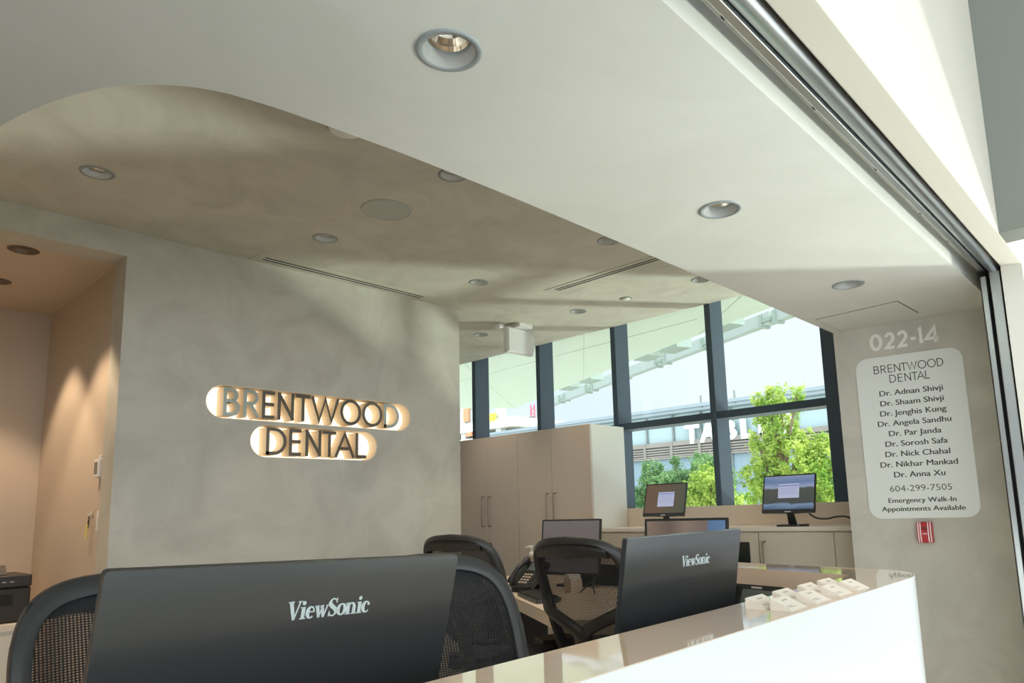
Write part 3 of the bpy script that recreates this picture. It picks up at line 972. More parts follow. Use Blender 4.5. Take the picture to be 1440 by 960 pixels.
mb = MB(); mb.prism(prof, .353, .429, [], 0, MP); mb.build('case', RED, FA, bevel=0.002)
for u0 in (.357, .368, .406, .418):
    mb = MB(); mb.prism([(p[0] + 0.0009, p[1]) for p in prof[1:-1]] + [(0.03, -.145), (0.03, -.235)], u0, u0 + .0055, [], 0, MP); mb.build('stripe', WSTR, FA)
mb = MB(); mb.prism([(0.040, -.158), (0.052, -.158), (0.054, -.172), (0.044, -.176)], .379, .403, [], 0, MP); mb.build('handle', mat('alarm_dark_red', (0.22, 0.01, 0.012), 0.4), FA)
mb = MB(); text_into(mb, 'FIRE', .381, .402, -.200, .008, MF @ Matrix.Translation((0, 0, 0.0485)), bold=0.02)
mb.build('lettering', WSTR, FA)

# ------------------------------------------------------------------ tall cabinets
CZ = 1.952
def bar_handle(parent, x, y, z0, z1, horizontal=False):
    mb = MB()
    mb.tube(smooth_path([(x, y, z0), (x, y - 0.028, z0 + 0.004), (x, y - 0.034, z0 + 0.02), (x, y - 0.034, z1 - 0.02), (x, y - 0.028, z1 - 0.004), (x, y, z1)], 4), 0.0055, 8)
    return mb.build('handle', HANDLE, parent, smooth=True)
def tall_cabinet(x0, x1, split, label, right_end):
    cx = (x0 + x1) / 2
    t = thing('tall_cabinet', label, 'cabinet', (cx, 4.77, 0), 0, 'tall storage cabinets')
    mb = MB(); mb.box((x0 - cx + 0.001, 4.540 - 4.77, 0.0), (x1 - cx - 0.001, 4.995 - 4.77, CZ)); mb.build('carcass', CABS, t)
    for k, (a, b) in enumerate(((x0, split), (split, x1))):
        mb = MB(); mb.box((a - cx + 0.0022, 4.518 - 4.77, 0.08), (b - cx - 0.0022, 4.5385 - 4.77, CZ)); d = mb.build('door', CABM, t, bevel=0.0012)
        hx = split - cx + (-0.045 if k == 0 else 0.045)
        bar_handle(d, hx, 4.518 - 4.77, EYE - 0.137, EYE + 0.140)
    return t
tall_cabinet(-5.430, -4.591, -5.010, 'tall two door cabinet partly behind the end of the logo wall', False)
tall_cabinet(-4.591, -3.726, -4.172, 'tall two door cabinet next to the low credenza and window', True)
mb = MB(); mb.box((-6.58, 4.53, 0.0), (-5.432, 4.99, CZ))
struct(mb.build('trim_cabinet_filler', CABM))

# ------------------------------------------------------------------ credenza under the window
C0, C1 = -3.724, -1.56
t = thing('credenza', 'long low cabinet under the windows with pale worktop', 'cabinet', (-2.64, 4.76, 0))
def cb(lo, hi, name, m, **k):
    mb = MB(); mb.box((lo[0] + 2.64, lo[1] - 4.76, lo[2]), (hi[0] + 2.64, hi[1] - 4.76, hi[2])); return mb.build(name, m, t, **k)
cb((C0 + 0.004, 4.54, 0), (C1, 4.995, 1.056), 'carcass', CRED)
cb((C0 + 0.004, 4.505, 1.058), (C1, 4.995, 1.086), 'worktop', CREDTOP, bevel=0.002)
d1 = cb((-2.268, 4.520, 0.08), (-1.757, 4.5385, 1.050), 'door', CRED, bevel=0.0015)
mb = MB(); mb.tube(smooth_path([(-2.225 + 2.64, 4.52 - 4.76, 0.99), (-2.225 + 2.64, 4.488 - 4.76, 0.985), (-2.225 + 2.64, 4.486 - 4.76, 0.97), (-2.225 + 2.64, 4.486 - 4.76, 0.72), (-2.225 + 2.64, 4.52 - 4.76, 0.70)], 4), 0.006, 8); mb.build('handle', HANDLE, d1, smooth=True)
cb((-1.752, 4.520, 0.08), (C1, 4.5385, 1.050), 'end_panel', CRED, bevel=0.0015)
d2 = cb((-2.72, 4.520, 0.08), (-2.274, 4.5385, 1.046), 'door', CRED, bevel=0.0015)
mb = MB(); mb.box((-2.66 + 2.64, 4.516 - 4.76, 0.74), (-2.34 + 2.64, 4.521 - 4.76, 0.985)); mb.build('glass_inset', mat('dark_inset', (0.02, 0.028, 0.025), 0.12), d2)
cb((-3.22, 4.520, 0.08), (-2.725, 4.5385, 1.046), 'door', CRED, bevel=0.0015)
cb((C0 + 0.01, 4.520, 0.08), (-3.225, 4.5385, 1.046), 'door', CRED, bevel=0.0015)

# ------------------------------------------------------------------ monitors
def make_monitor(name, label, wdt, hgt, loc, rz, tilt, screen, top_z, base_z, roll=0.0, group=None, back_logo=False, bezel=0.010, chin=0.018, edge=None, dialog=None, thin=0.008, base_w=0.22):
    """Screen faces local -Y. LOC is under the panel's centre at the base; TOP_Z is the height of the panel's top edge."""
    t = thing(name, label, 'monitor', (loc[0], loc[1], base_z), rz, group)
    H = top_z - base_z
    MT = Matrix.Translation((0, 0, H)) @ Matrix.Rotation(R(roll), 4, 'Y') @ Matrix.Rotation(R(-tilt), 4, 'X')
    hw = wdt / 2
    mb = MB(); mb.prism(rrect(-hw, -hgt, hw, 0, 0.006, 4), 0, thin, [], 0, MT @ Matrix(((1, 0, 0, 0), (0, 0, 1, 0), (0, 1, 0, 0), (0, 0, 0, 1))))
    pn = mb.build('panel', [MONB if back_logo else BLACKP], t, bevel=0.0015)
    mb = MB(); mb.prism(rrect(-hw, -hgt, hw, 0, 0.006, 4), -0.006, -0.0003, [rrect(-hw + bezel, -hgt + chin, hw - bezel, -bezel, 0.001, 2)], 0, MT @ Matrix(((1, 0, 0, 0), (0, 0, 1, 0), (0, 1, 0, 0), (0, 0, 0, 1))))
    mb.build('bezel', MONE, t)
    mb = MB(); mb.box((-hw + bezel, -0.0030, -hgt + chin), (hw - bezel, -0.0006, -bezel), 0, MT); sc_ = mb.build('screen', screen, t)
    if dialog:
        x0, x1, z0, z1 = dialog
        mb = MB(); mb.box((x0, -0.0042, z0), (x1, -0.0034, z1), 0, MT); mb.build('dialog_window', DIALOG, sc_)
        mb = MB(); mb.box((x0, -0.0050, z1 - 0.018), (x1, -0.0044, z1 - 0.010), 0, MT)
        for q in range(5):
            zz = z1 - 0.032 - q * (z1 - z0 - 0.05) / 5
            mb.box((x0 + 0.01, -0.0050, zz), (x1 - 0.012 - 0.01 * (q % 3), -0.0044, zz + 0.0018), 0, MT)
        mb.build('dialog_text', DIALOGT, sc_)
    if not back_logo:
        mb = MB(); mb.box((-0.022, -0.0066, -hgt + 0.006), (0.022, -0.0058, -hgt + 0.012), 0, MT); mb.build('maker_badge', LOGOG, t)
    # rear bulge, neck and foot
    mb = MB(); mb.prism(rrect(-hw * 0.5, -hgt * 0.98, hw * 0.5, -hgt * (0.82 if back_logo else 0.46), 0.02, 5), thin, thin + 0.028, [], 0, MT @ Matrix(((1, 0, 0, 0), (0, 0, 1, 0), (0, 1, 0, 0), (0, 0, 0, 1))))
    mb.build('rear_housing', BLACKP, t, bevel=0.006)
    pm = MT @ Vector((0, thin + 0.026, -hgt * (0.90 if back_logo else 0.80)))
    mb = MB(); mb.prism([(-0.028, 0), (0.028, 0), (0.020, 1), (-0.020, 1)], 0, 0.016, [], 0,
        Matrix.Translation((0, pm.y + 0.012, 0.012)) @ Matrix(((1, 0, 0, 0), (0, (-0.006) / max(pm.z, .05), 1, 0), (0, max(pm.z - 0.012, 0.05), 0, 0), (0, 0, 0, 1))))
    mb.build('stand_neck', BLACKP, t, bevel=0.003)
    mb = MB(); mb.prism(rrect(-base_w / 2, -0.07, base_w / 2, 0.10, 0.03, 6), 0, 0.012, [], 0, Matrix.Translation((0, pm.y, 0))); mb.build('stand_foot', BLACKP, t, bevel=0.004)
    if back_logo:
        # word mark on the back, read from +Y
        ML_ = MT @ Matrix(((-1, 0, 0, back_logo[0]), (0, 0, 1, thin), (0, 1, 0, back_logo[1]), (0, 0, 0, 1)))
        mb = MB(); serif_word(mb, 0, back_logo[2], ML_, 0.0007); mb.build('maker_lettering', LOGOG, t)
    return t
ZD = 0.73
ZT = ZD + 0.0012       # things stand just on the desk
# the two that turn their backs to the viewer; local +Y -> world +X
make_monitor('monitor', 'large near monitor seen from behind, ViewSonic lettering, at far left of counter', 0.548, 0.325, (-1.0, 0.550), R(-90), 13.0, SCR_OFF, EYE - 0.064, ZT, roll=-1.9, group='monitors turned away', back_logo=(0.030, -0.085, 0.0275))
make_monitor('monitor', 'smaller looking monitor seen from behind, ViewSonic lettering, beside the business cards', 0.540, 0.325, (-0.99, 1.581), R(-90), 9.5, SCR_OFF, EYE - 0.071, ZT, roll=0.0, group='monitors turned away', back_logo=(0.028, -0.083, 0.0275))
make_monitor('monitor', 'switched-off monitor behind the desk phone and the middle mesh chair', 0.535, 0.375, (-3.247, 3.70), 0, 6, SCR_OFF, EYE - 0.071, ZT, bezel=0.011)
make_monitor('monitor', 'monitor with a brown forest picture behind the second ViewSonic one', 0.545, 0.33, (-2.18, 3.46), 0, 4, SCR_WOOD, EYE - 0.073, ZT, bezel=0.014)
make_monitor('monitor', 'monitor on the credenza left of the other, dusky screen with dialog window', 0.385, 0.262, (-3.095, 4.68), R(-1), 16, SCR_DUSK, EYE + 0.172, 1.086, bezel=0.008, chin=0.026, dialog=(-0.065, 0.085, -0.185, -0.07), base_w=0.17)
m6 = make_monitor('monitor', 'monitor standing on the credenza nearest the tenant sign, hills on its screen', 0.375, 0.270, (-2.085, 4.68), 0, 16, SCR_HILL, EYE + 0.184, 1.086, bezel=0.008, chin=0.026, dialog=(-0.075, 0.075, -0.165, -0.065), base_w=0.18)
cbm = MB()
cbm.tube(smooth_path([(-2.02, 4.80, 1.165), (-1.97, 4.80, 1.135), (-1.90, 4.80, 1.128), (-1.84, 4.80, 1.140), (-1.78, 4.80, 1.142), (-1.74, 4.80, 1.128), (-1.715, 4.80, 1.093)], 6), 0.006, 8)
tag(cbm.build('monitor_cable', BLACKP, smooth=True), 'black cable sagging from the right credenza monitor to the worktop', 'cable')
t = thing('cable_grommet', 'flat dark cable grommet set in the credenza worktop', 'grommet', (-1.69, 4.80, 1.086))
mb = MB(); mb.lathe([(0.045, 0), (0.045, 0.004), (0.036, 0.005), (0.001, 0.005)], 24); mb.build('cap', BROWNP, t, smooth=True)

# ------------------------------------------------------------------ reception counter
LZ = EYE - 0.245
outp = [(-0.695, -2.2), (-0.695, 2.25), (-0.697, 2.38), (-0.705, 2.45), (-0.722, 2.51), (-0.755, 2.565), (-0.800, 2.605), (-0.863, 2.630), (-0.966, 2.645), (-1.101, 2.665), (-1.256, 2.695), (-1.499, 2.751), (-1.66, 2.79)]
inp = [(-0.880, -2.2), (-0.880, 2.27), (-0.880, 2.34), (-0.888, 2.385), (-0.905, 2.402), (-0.929, 2.412), (-1.006, 2.428), (-1.160, 2.468), (-1.380, 2.528), (-1.66, 2.605)]
co = outp[:1] + [(p.x, p.y) for p in smooth_path([(a, b, 0) for a, b in outp[1:]], 5)]
ci = inp[:1] + [(p.x, p.y) for p in smooth_path([(a, b, 0) for a, b in inp[1:]], 5)]
def offs(path, d):
    out = []
    for i, p in enumerate(path):
        a = Vector(path[max(i - 1, 0)]); b = Vector(path[min(i + 1, len(path) - 1)])
        n = (b - a).normalized()
        out.append((p[0] - n.y * d, p[1] + n.x * d))
    return out
t = thing('reception_counter', 'long white reception counter with glossy ledge and rounded far tip', 'counter', (-0.79, 0.8, 0))
MT_ = Matrix.Translation((0.79, -0.8, 0))
o1 = offs(co, 0.002)
mb = MB(); mb.prism(o1 + list(reversed(ci)), LZ - 0.068, LZ, [], 0, MT_); mb.build('ledge', LEDGE, t)
mb = MB(); mb.prism(co + list(reversed(o1)), 0.0, LZ - 0.001, [], 0, MT_); mb.build('front_panel', WHITELAM, t)
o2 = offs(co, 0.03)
mb = MB(); mb.prism(offs(co, 0.0022) + list(reversed(o2)), 0.0, LZ - 0.069, [], 0, MT_); mb.build('inner_panel', DARKIN, t)  # dark panel; the shade under the ledge is also put into its colour
# low inner desk with a curved edge, under the ledge
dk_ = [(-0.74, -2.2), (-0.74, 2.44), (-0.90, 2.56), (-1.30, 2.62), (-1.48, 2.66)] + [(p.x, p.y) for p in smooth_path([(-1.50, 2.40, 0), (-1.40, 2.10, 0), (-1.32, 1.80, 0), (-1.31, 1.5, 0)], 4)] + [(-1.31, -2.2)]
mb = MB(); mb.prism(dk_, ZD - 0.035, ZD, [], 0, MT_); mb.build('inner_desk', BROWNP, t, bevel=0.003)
# curved brown end screen under the far arm of the ledge
arcp = smooth_path([(-1.215, 2.42, 0.93), (-1.245, 2.30, 0.905), (-1.275, 2.19, 0.845), (-1.30, 2.12, 0.76)], 5)
mb = MB()
vs = []
for p in arcp:
    vs += [(p.x, p.y, p.z), (p.x - 0.24, p.y - 0.02, p.z), (p.x, p.y, p.z - 0.018), (p.x - 0.24, p.y - 0.02, p.z - 0.018)]
fs = []
for i in range(len(arcp) - 1):
    a = 4 * i; b = 4 * (i + 1)
    fs += [(a, b, b + 1, a + 1), (a + 2, a + 3, b + 3, b + 2), (a, a + 2, b + 2, b), (a + 1, b + 1, b + 3, a + 3)]
fs += [(0, 1, 3, 2), (4 * (len(arcp) - 1), 4 * (len(arcp) - 1) + 2, 4 * (len(arcp) - 1) + 3, 4 * (len(arcp) - 1) + 1)]
mb.add(vs, fs, 0, MT_); mb.build('curved_screen', BROWNP, t, smooth=False)

# business card holders on the ledge, two columns by four
def make_cards(label):
    t = thing('card_holder', label, 'business cards', (0, 0, 0), 0, 'business card wedges on the ledge')
    MX_ = Matrix(((1, 0, 0, 0), (0, 0, 1, 0), (0, 1, 0, 0), (0, 0, 0, 1)))
    mb = MB(); mb.prism([(0, 0), (0.052, 0), (0, 0.024)], 0, 0.088, [], 0, MX_); mb.build('wedge', CARD, t, bevel=0.0008)
    sl = Matrix.Translation((0, 0, 0.0246)) @ Matrix.Rotation(math.atan2(0.024, 0.052), 4, 'Y')
    mb = MB(); mb.box((0.002, 0.003, 0.0), (0.055, 0.085, 0.0012), 0, sl); cd_ = mb.build('card', CARD, t)
    mb = MB(); mb.box((0.014, 0.032, 0.0013), (0.018, 0.058, 0.0016), 0, sl)
    mb.box((0.038, 0.010, 0.0013), (0.040, 0.040, 0.0016), 0, sl); mb.box((0.043, 0.010, 0.0013), (0.045, 0.048, 0.0016), 0, sl)
    mb.build('print', CARDINK, cd_)
    return t
rows = [1.555, 1.698, 1.848, 1.978]
rn = ['nearest', 'second', 'third', 'farthest']
proto = None
for i, y in enumerate(rows):
    for j, x in enumerate((-0.827, -0.765)):
        lab = 'white business card wedge, %s row on the counter ledge, %s' % (rn[i], 'staff side' if j == 0 else 'outer side')
        if proto is None:
            proto = make_cards(lab); proto.location = (x, y, LZ)
        else:
            dup(proto, (x, y, LZ), 0, lab)

# ------------------------------------------------------------------ back desk
t = thing('staff_desk', 'pale staff desk behind the middle chair with slanted front edge', 'desk', (-3.0, 3.5, 0))
MD = Matrix.Translation((3.0, -3.5, 0))
mb = MB(); mb.prism([(-4.25, 3.70), (-3.501, 3.262), (-2.392, 2.612), (-2.25, 2.60), (-2.0, 2.78), (-1.75, 3.10), (-1.72, 3.78), (-4.25, 4.32)], ZD - 0.068, ZD, [], 0, MD); mb.build('worktop', DESK, t, bevel=0.003)
mb = MB(); mb.prism([(-3.4, 3.785), (-2.62, 3.785), (-2.62, 3.99), (-3.4, 4.1)], 0.872, 0.946, [], 0, MD); mb.build('raised_ledge', DESK, t, bevel=0.003)
mb = MB(); mb.box((-3.38, 3.82, ZD + 0.001), (-2.64, 3.90, 0.8715), 0, MD); mb.build('rear_panel', DARKIN, t)
mb = MB(); mb.prism([(-2.62, 3.00), (-2.38, 2.86), (-2.14, 3.30), (-2.38, 3.44)], 0.0, ZD - 0.069, [], 0, MD); mb.build('pedestal', mat('grey_pedestal', (0.12, 0.11, 0.10), 0.6), t, bevel=0.004)
mb = MB(); mb.prism([(-4.2, 3.75), (-4.15, 3.72), (-3.95, 4.18), (-4.0, 4.21)], 0.0, ZD - 0.069, [], 0, MD); mb.build('side_panel', DARKIN, t)
t = thing('computer_tower', 'black computer tower in the shade under the staff desk', 'computer', (-3.08, 3.45, 0), R(-30))
mb = MB(); mb.box((-0.10, -0.2, 0.015), (0.10, 0.2, 0.46)); mb.build('case', BLACKP, t, bevel=0.006)
mb = MB(); mb.box((-0.09, -0.206, 0.03), (0.09, -0.199, 0.44)); mb.build('front_panel', DARKIN, t, bevel=0.003)
mb = MB(); mb.box((-0.10, -0.18, 0.0), (0.10, 0.18, 0.015)); mb.build('foot', BLACKP, t)

def make_phone(label, loc, rz, lean, s=1.0):
    t = thing('desk_phone', label, 'telephone', loc, rz)
    MP_ = Matrix.Rotation(R(lean), 4, 'X')
    L_, W_ = 0.20 * s, 0.20 * s
    zc = 0.03
    B_ = Matrix.Translation((0, -L_ * 0.45, 0.02)) @ MP_
    mb = MB(); mb.prism(rrect(-W_ / 2, 0, W_ / 2, L_, 0.014, 5), 0, 0.028, [], 0, B_); mb.build('body', BLACKP, t, bevel=0.004)
    mb = MB(); sp_ = math.sin(R(lean)) * L_ * 0.85; mb.box((-W_ * 0.4, L_ * 0.1, 0.0), (W_ * 0.4, L_ * 0.1 + 0.02, sp_)); mb.box((-W_ * 0.45, -L_ * 0.46, 0), (W_ * 0.45, L_ * 0.12, 0.02)); mb.build('stand', BLACKP, t, bevel=0.003)
    mb = MB(); hx = -W_ * 0.36
    mb.tube(smooth_path([(hx, 0.004, 0.050), (hx, L_ * 0.2, 0.060), (hx, L_ * 0.5, 0.068), (hx, L_ * 0.8, 0.060), (hx, L_ * 0.99, 0.048)], 4), [0.022, 0.022, 0.022, 0.020, 0.018, 0.016, 0.016, 0.016, 0.016, 0.016, 0.016, 0.016, 0.018, 0.020, 0.022, 0.022, 0.022], 10, M=B_); mb.build('handset', BLACKP, t, smooth=True)
    mb = MB(); mb.box((-W_ * 0.18, L_ * 0.62, 0.028), (W_ * 0.42, L_ * 0.93, 0.031), 0, B_); mb.build('display', LCD, t)
    for r in range(4):
        for c in range(3):
            mb = MB(); mb.box((-W_ * 0.14 + c * W_ * 0.13, L_ * 0.12 + r * L_ * 0.105, 0.028), (-W_ * 0.14 + c * W_ * 0.13 + W_ * 0.085, L_ * 0.12 + r * L_ * 0.105 + L_ * 0.055, 0.032), 0, B_); mb.build('key', KEYM, t)
    mb = MB()
    for r in range(5):
        mb.box((W_ * 0.30, L_ * 0.10 + r * L_ * 0.09, 0.028), (W_ * 0.40, L_ * 0.10 + r * L_ * 0.09 + L_ * 0.05, 0.031), 0, B_)
    mb.build('side_keys', DARKIN, t)
    mb = MB(); mb.box((-W_ * 0.05, L_ * 0.95, 0.028), (W_ * 0.12, L_ * 0.975, 0.0288), 0, B_); mb.build('badge', PGREY, t)
    return t
make_phone('black desk phone with pale keys on the staff desk beside the keyboard', (-3.30, 3.36, ZT), R(-4), 40, 1.1)
make_phone('black desk phone propped upright inside the counter behind the card wedges', (-1.12, 2.22, ZT), R(-12), 64, 1.22)
# keyboard
t = thing('keyboard', 'black computer keyboard along the slanted front of the staff desk', 'keyboard', (-2.985, 3.085, ZT + 0.005), R(-30))
mb = MB(); mb.prism(rrect(-0.22, -0.075, 0.22, 0.075, 0.012, 4), 0.0, 0.016, [], 0, Matrix.Rotation(R(3), 4, 'X')); mb.build('base', CHAIRP, t, bevel=0.003)
for r in range(5):
    mb = MB()
    for c in range(16):
        mb.box((-0.208 + c * 0.026, -0.062 + r * 0.026, 0.015), (-0.208 + c * 0.026 + 0.021, -0.062 + r * 0.026 + 0.020, 0.024), 0, Matrix.Rotation(R(3), 4, 'X'))
    mb.build('key_row', BLACKP, t)
# pump bottle
t = thing('sanitizer_bottle', 'clear pump bottle of hand sanitizer on the staff desk', 'bottle', (-4.03, 4.10, ZT))
mb = MB(); mb.lathe([(0.001, 0.0), (0.040, 0.0), (0.042, 0.006), (0.042, 0.12), (0.036, 0.142), (0.020, 0.158), (0.016, 0.162), (0.016, 0.168)], 24); mb.build('bottle_body', CLEARP, t, smooth=True)
mb = MB(); mb.lathe([(0.0425, 0.03), (0.0427, 0.03), (0.0427, 0.105), (0.0425, 0.105)], 24); mb.build('bottle_label', WHITE, t, smooth=True)
mb = MB(); mb.lathe([(0.001, 0.162), (0.022, 0.162), (0.023, 0.168), (0.020, 0.188), (0.007, 0.192), (0.007, 0.222), (0.001, 0.222)], 20)
mb.tube([(-0.048, -0.02, 0.226), (-0.02, -0.008, 0.230), (0.014, 0.0, 0.230)], [0.006, 0.008, 0.011], 10); mb.build('pump', WHITE, t, smooth=True)
t = thing('note_holder', 'small pale note box before the switched-off monitor on the staff desk', 'note box', (-3.02, 3.44, ZT), R(-25))
mb = MB(); mb.box((-0.055, -0.04, 0), (0.055, 0.04, 0.085)); mb.build('box', DESK, t, bevel=0.003)
mb = MB(); mb.box((-0.04, -0.045, 0.085), (0.04, 0.035, 0.108)); mb.build('note_pad', CARD, t, bevel=0.002)
cbm = MB(); cbm.tube(smooth_path([(-2.93, 3.40, ZD + 0.006), (-2.91, 3.46, ZD + 0.05), (-2.88, 3.50, ZD + 0.09), (-2.86, 3.44, ZD + 0.05), (-2.83, 3.42, ZD + 0.005)], 5), 0.005, 6)
tag(cbm.build('desk_cable', BLACKP, smooth=True), 'black looped cable on the staff desk next to the note box', 'cable')

# ------------------------------------------------------------------ office chairs
def make_chair(label, loc, rz, P=CHAIRP2, group=None):
    """Sitter faces local +Y; the back is at local y=0, its top at 1.13."""
    t = thing('office_chair', label, 'chair', loc, rz, group)
    def back_pt(u, v):
        # u -1..1 across, v 0..1 up: the curved surface of the backrest
        wd = 0.205 + 0.028 * math.sin(min(1, v * 1.15) * math.pi * 0.62)
        return Vector((u * wd, 0.050 * u * u - 0.05 * v * v + 0.01 * v + 0.17 * (1 - v) + 0.0, 0.55 + 0.58 * v - 0.030 * u * u * v))
    def rim(a, k):
        ca, sa = math.cos(a), math.sin(a)
        e = 0.40
        u = math.copysign(abs(ca) ** e, ca); v = 0.5 + 0.5 * math.copysign(abs(sa) ** e, sa)
        return u * k[0], 0.5 + (v - 0.5) * k[1]
    NR = 72
    vs, fs = [], []
    for i in range(NR):
        a = 2 * math.pi * i / NR
        topw = max(0.0, math.sin(a)) ** 2
        o_ = back_pt(*rim(a, (1.06, 1.03))); n_ = back_pt(*rim(a, (0.90, 0.93 - 0.05 * topw)))
        yo = Vector((0, 1, 0))
        sec = [o_ + yo * 0.008, o_ * 0.5 + n_ * 0.5 + yo * 0.024, n_ + yo * 0.020, n_ - yo * 0.030, o_ * 0.45 + n_ * 0.55 - yo * 0.044, o_ - yo * 0.022]
        vs += sec
    for i in range(NR):
        i2 = (i + 1) % NR
        for k in range(6):
            k2 = (k + 1) % 6
            fs.append((i * 6 + k, i * 6 + k2, i2 * 6 + k2, i2 * 6 + k))
    mb = MB(); mb.add(vs, fs); mb.build('back_frame', P, t, smooth=True, bevel=0.003)
    # hood band along the top of the back, bulging down in the middle
    vs, fs = [], []
    for i in range(25):
        u = -0.76 + 1.52 * i / 24
        lo_ = 0.885 - 0.035 * math.exp(-(u / 0.42) ** 2)
        for v_, y_ in ((0.955, -0.020), (0.955, -0.040), (0.93, -0.050), (lo_, -0.046), (lo_, -0.022)):
            vs.append(back_pt(u, v_) + Vector((0, y_, 0)))
    for i in range(24):
        for k in range(5):
            k2 = (k + 1) % 5
            fs.append((i * 5 + k, (i + 1) * 5 + k, (i + 1) * 5 + k2, i * 5 + k2))
    fs += [tuple(range(5)), tuple(reversed(range(120, 125)))]
    mb = MB(); mb.add(vs, fs); hb = mb.build('hood_band', P, t, smooth=False, bevel=0.003)
    for s in (-0.10, 0.16):
        mb = MB(); mb.lathe([(0.006, -0.002), (0.006, 0.001), (0.001, 0.001)], 10, M=Matrix.Translation(back_pt(s, 0.91) + Vector((0, -0.049, 0))) @ Matrix.Rotation(R(90), 4, 'X')); mb.build('screw_cap', BLACKP, hb)
    mb = MB(); N, Mv = 18, 18
    vs = []; fs = []
    for j in range(Mv + 1):
        for i in range(N + 1):
            u = -0.93 + 1.86 * i / N; v = 0.03 + 0.94 * j / Mv
            vs.append(back_pt(u, v) + Vector((0, 0.010, 0)))
    for j in range(Mv):
        for i in range(N):
            a = j * (N + 1) + i
            fs.append((a, a + 1, a + N + 2, a + N + 1))
    mb.add(vs, fs); mb.build('back_mesh', MESHF, t, smooth=True)
    # Y shaped rear support
    for s in (-1, 1):
        e1 = back_pt(0.99 * s, 0.57) + Vector((0, -0.015, 0))
        pth = smooth_path([(0.0, 0.038, 0.73), (0.05 * s, 0.030, 0.765), (0.11 * s, 0.030, 0.795), (0.175 * s, 0.045, 0.825), tuple(e1)], 4)
        mb = MB(); mb.tube(pth, 0.021, 8, sq=(0.8, 1.25)); mb.build('support_arm', P, t, smooth=True)
    mb = MB(); mb.tube(smooth_path([(0, 0.034, 0.75), (0, 0.062, 0.62), (0, 0.088, 0.50), (0, 0.12, 0.40), (0, 0.20, 0.375), (0, 0.36, 0.375)], 5), 0.040, 10, sq=(1.15, 0.55)); mb.build('spine', P, t, smooth=True)
    mb = MB(); mb.prism(rrect(-0.24, 0.20, 0.24, 0.66, 0.07, 6), 0.395, 0.465); mb.build('seat', SEATF, t, bevel=0.02, seg=3)
    mb = MB(); mb.box((-0.12, 0.28, 0.345), (0.12, 0.52, 0.395)); mb.build('seat_mechanism', BLACKP, t, bevel=0.01)
    mb = MB(); mb.lathe([(0.03, 0.10), (0.03, 0.22), (0.02, 0.22), (0.02, 0.35)], 16, M=Matrix.Translation((0, 0.40, 0))); mb.build('gas_column', BLACKP, t, smooth=True)
    for k in range(5):
        a = 2 * math.pi * k / 5 + 0.3
        mb = MB(); mb.tube([(0.02 * math.cos(a), 0.40 + 0.02 * math.sin(a), 0.115), (0.29 * math.cos(a), 0.40 + 0.29 * math.sin(a), 0.075)], [0.03, 0.018], 8); lg = mb.build('base_leg', BLACKP, t, smooth=True)
        mb = MB(); c_ = (0.30 * math.cos(a), 0.40 + 0.30 * math.sin(a))
        mb.lathe([(0.001, -0.02), (0.028, -0.018), (0.03, 0), (0.028, 0.018), (0.001, 0.02)], 14, M=Matrix.Translation((c_[0], c_[1], 0.030)) @ Matrix.Rotation(a, 4, 'Z') @ Matrix.Rotation(R(90), 4, 'X')); mb.build('caster', BLACKP, lg, smooth=True)
    return t
G = 'mesh back office chairs'
make_chair('mesh office chair left of the big near monitor, cut by the left edge', (-1.90, 0.595, 0), R(-90), CHAIRP, G)
make_chair('mesh office chair right behind the big near monitor, seen from the front', (-1.605, 1.222, 0), R(-104), CHAIRP, G)
make_chair('mesh office chair seen from behind, left of the second ViewSonic monitor', (-1.97, 2.26, 0), R(6), CHAIRP2, G)
make_chair('mesh office chair farthest back, only its top showing over the near ones', (-2.97, 2.45, 0), R(14), CHAIRP2, G)

# ------------------------------------------------------------------ copy room contents
t = thing('printer_stand', 'low pale stand under the printer in the copy room', 'cabinet', (-5.42, 0.78, 0))
mb = MB(); mb.box((-0.26, -0.40, 0.02), (0.24, 0.33, 0.66)); mb.build('carcass', CABS, t, bevel=0.003)
for z in (0.04, 0.35):
    mb = MB(); mb.box((0.24, -0.39, z), (0.258, 0.32, z + 0.295)); dd = mb.build('drawer', CABS, t, bevel=0.003)
    mb = MB(); mb.box((0.258, -0.10, z + 0.22), (0.27, 0.03, z + 0.235)); mb.build('handle', HANDLE, dd, bevel=0.003)
mb = MB(); mb.box((-0.27, -0.41, 0.66), (0.265, 0.34, 0.700)); mb.build('top', CARD, t, bevel=0.003)
t = thing('printer', 'black office printer at the left edge inside the copy room', 'printer', (-5.42, 0.84, 0.70))
mb = MB(); mb.box((-0.20, -0.22, 0.0), (0.20, 0.235, 0.20)); mb.build('body', PRINTERM, t, bevel=0.012, seg=3)
mb = MB(); mb.box((-0.20, -0.22, 0.202), (0.21, 0.235, 0.272)); mb.build('scanner_lid', PRINTERM, t, bevel=0.01, seg=3)
mb = MB(); mb.box((0.198, -0.18, 0.10), (0.204, 0.15, 0.165)); mb.build('paper_slot', GAP, t)
mb = MB(); mb.box((0.203, -0.18, 0.118), (0.225, 0.06, 0.124)); mb.build('output_tray', PRINTERM, t)
mb = MB()
for k in range(9):
    mb.box((0.2105, -0.16 + k * 0.036, 0.232), (0.2115, -0.16 + k * 0.036 + 0.02, 0.238))
mb.build('panel_marks', PGREY, t)
mb = MB(); mb.box((0.2005, -0.14, 0.058), (0.2012, 0.02, 0.068)); mb.build('badge', PGREY, t)
mb = MB(); mb.prism([(-0.10, 0.0), (0.16, 0.0), (0.10, 0.055), (-0.10, 0.03)], -0.2, 0.12, [], 0, Matrix.Translation((0, 0, 0.273)) @ Matrix(((1, 0, 0, 0), (0, 0, 1, 0), (0, 1, 0, 0), (0, 0, 0, 1)))); mb.build('document_feeder', PRINTERM, t, bevel=0.006)
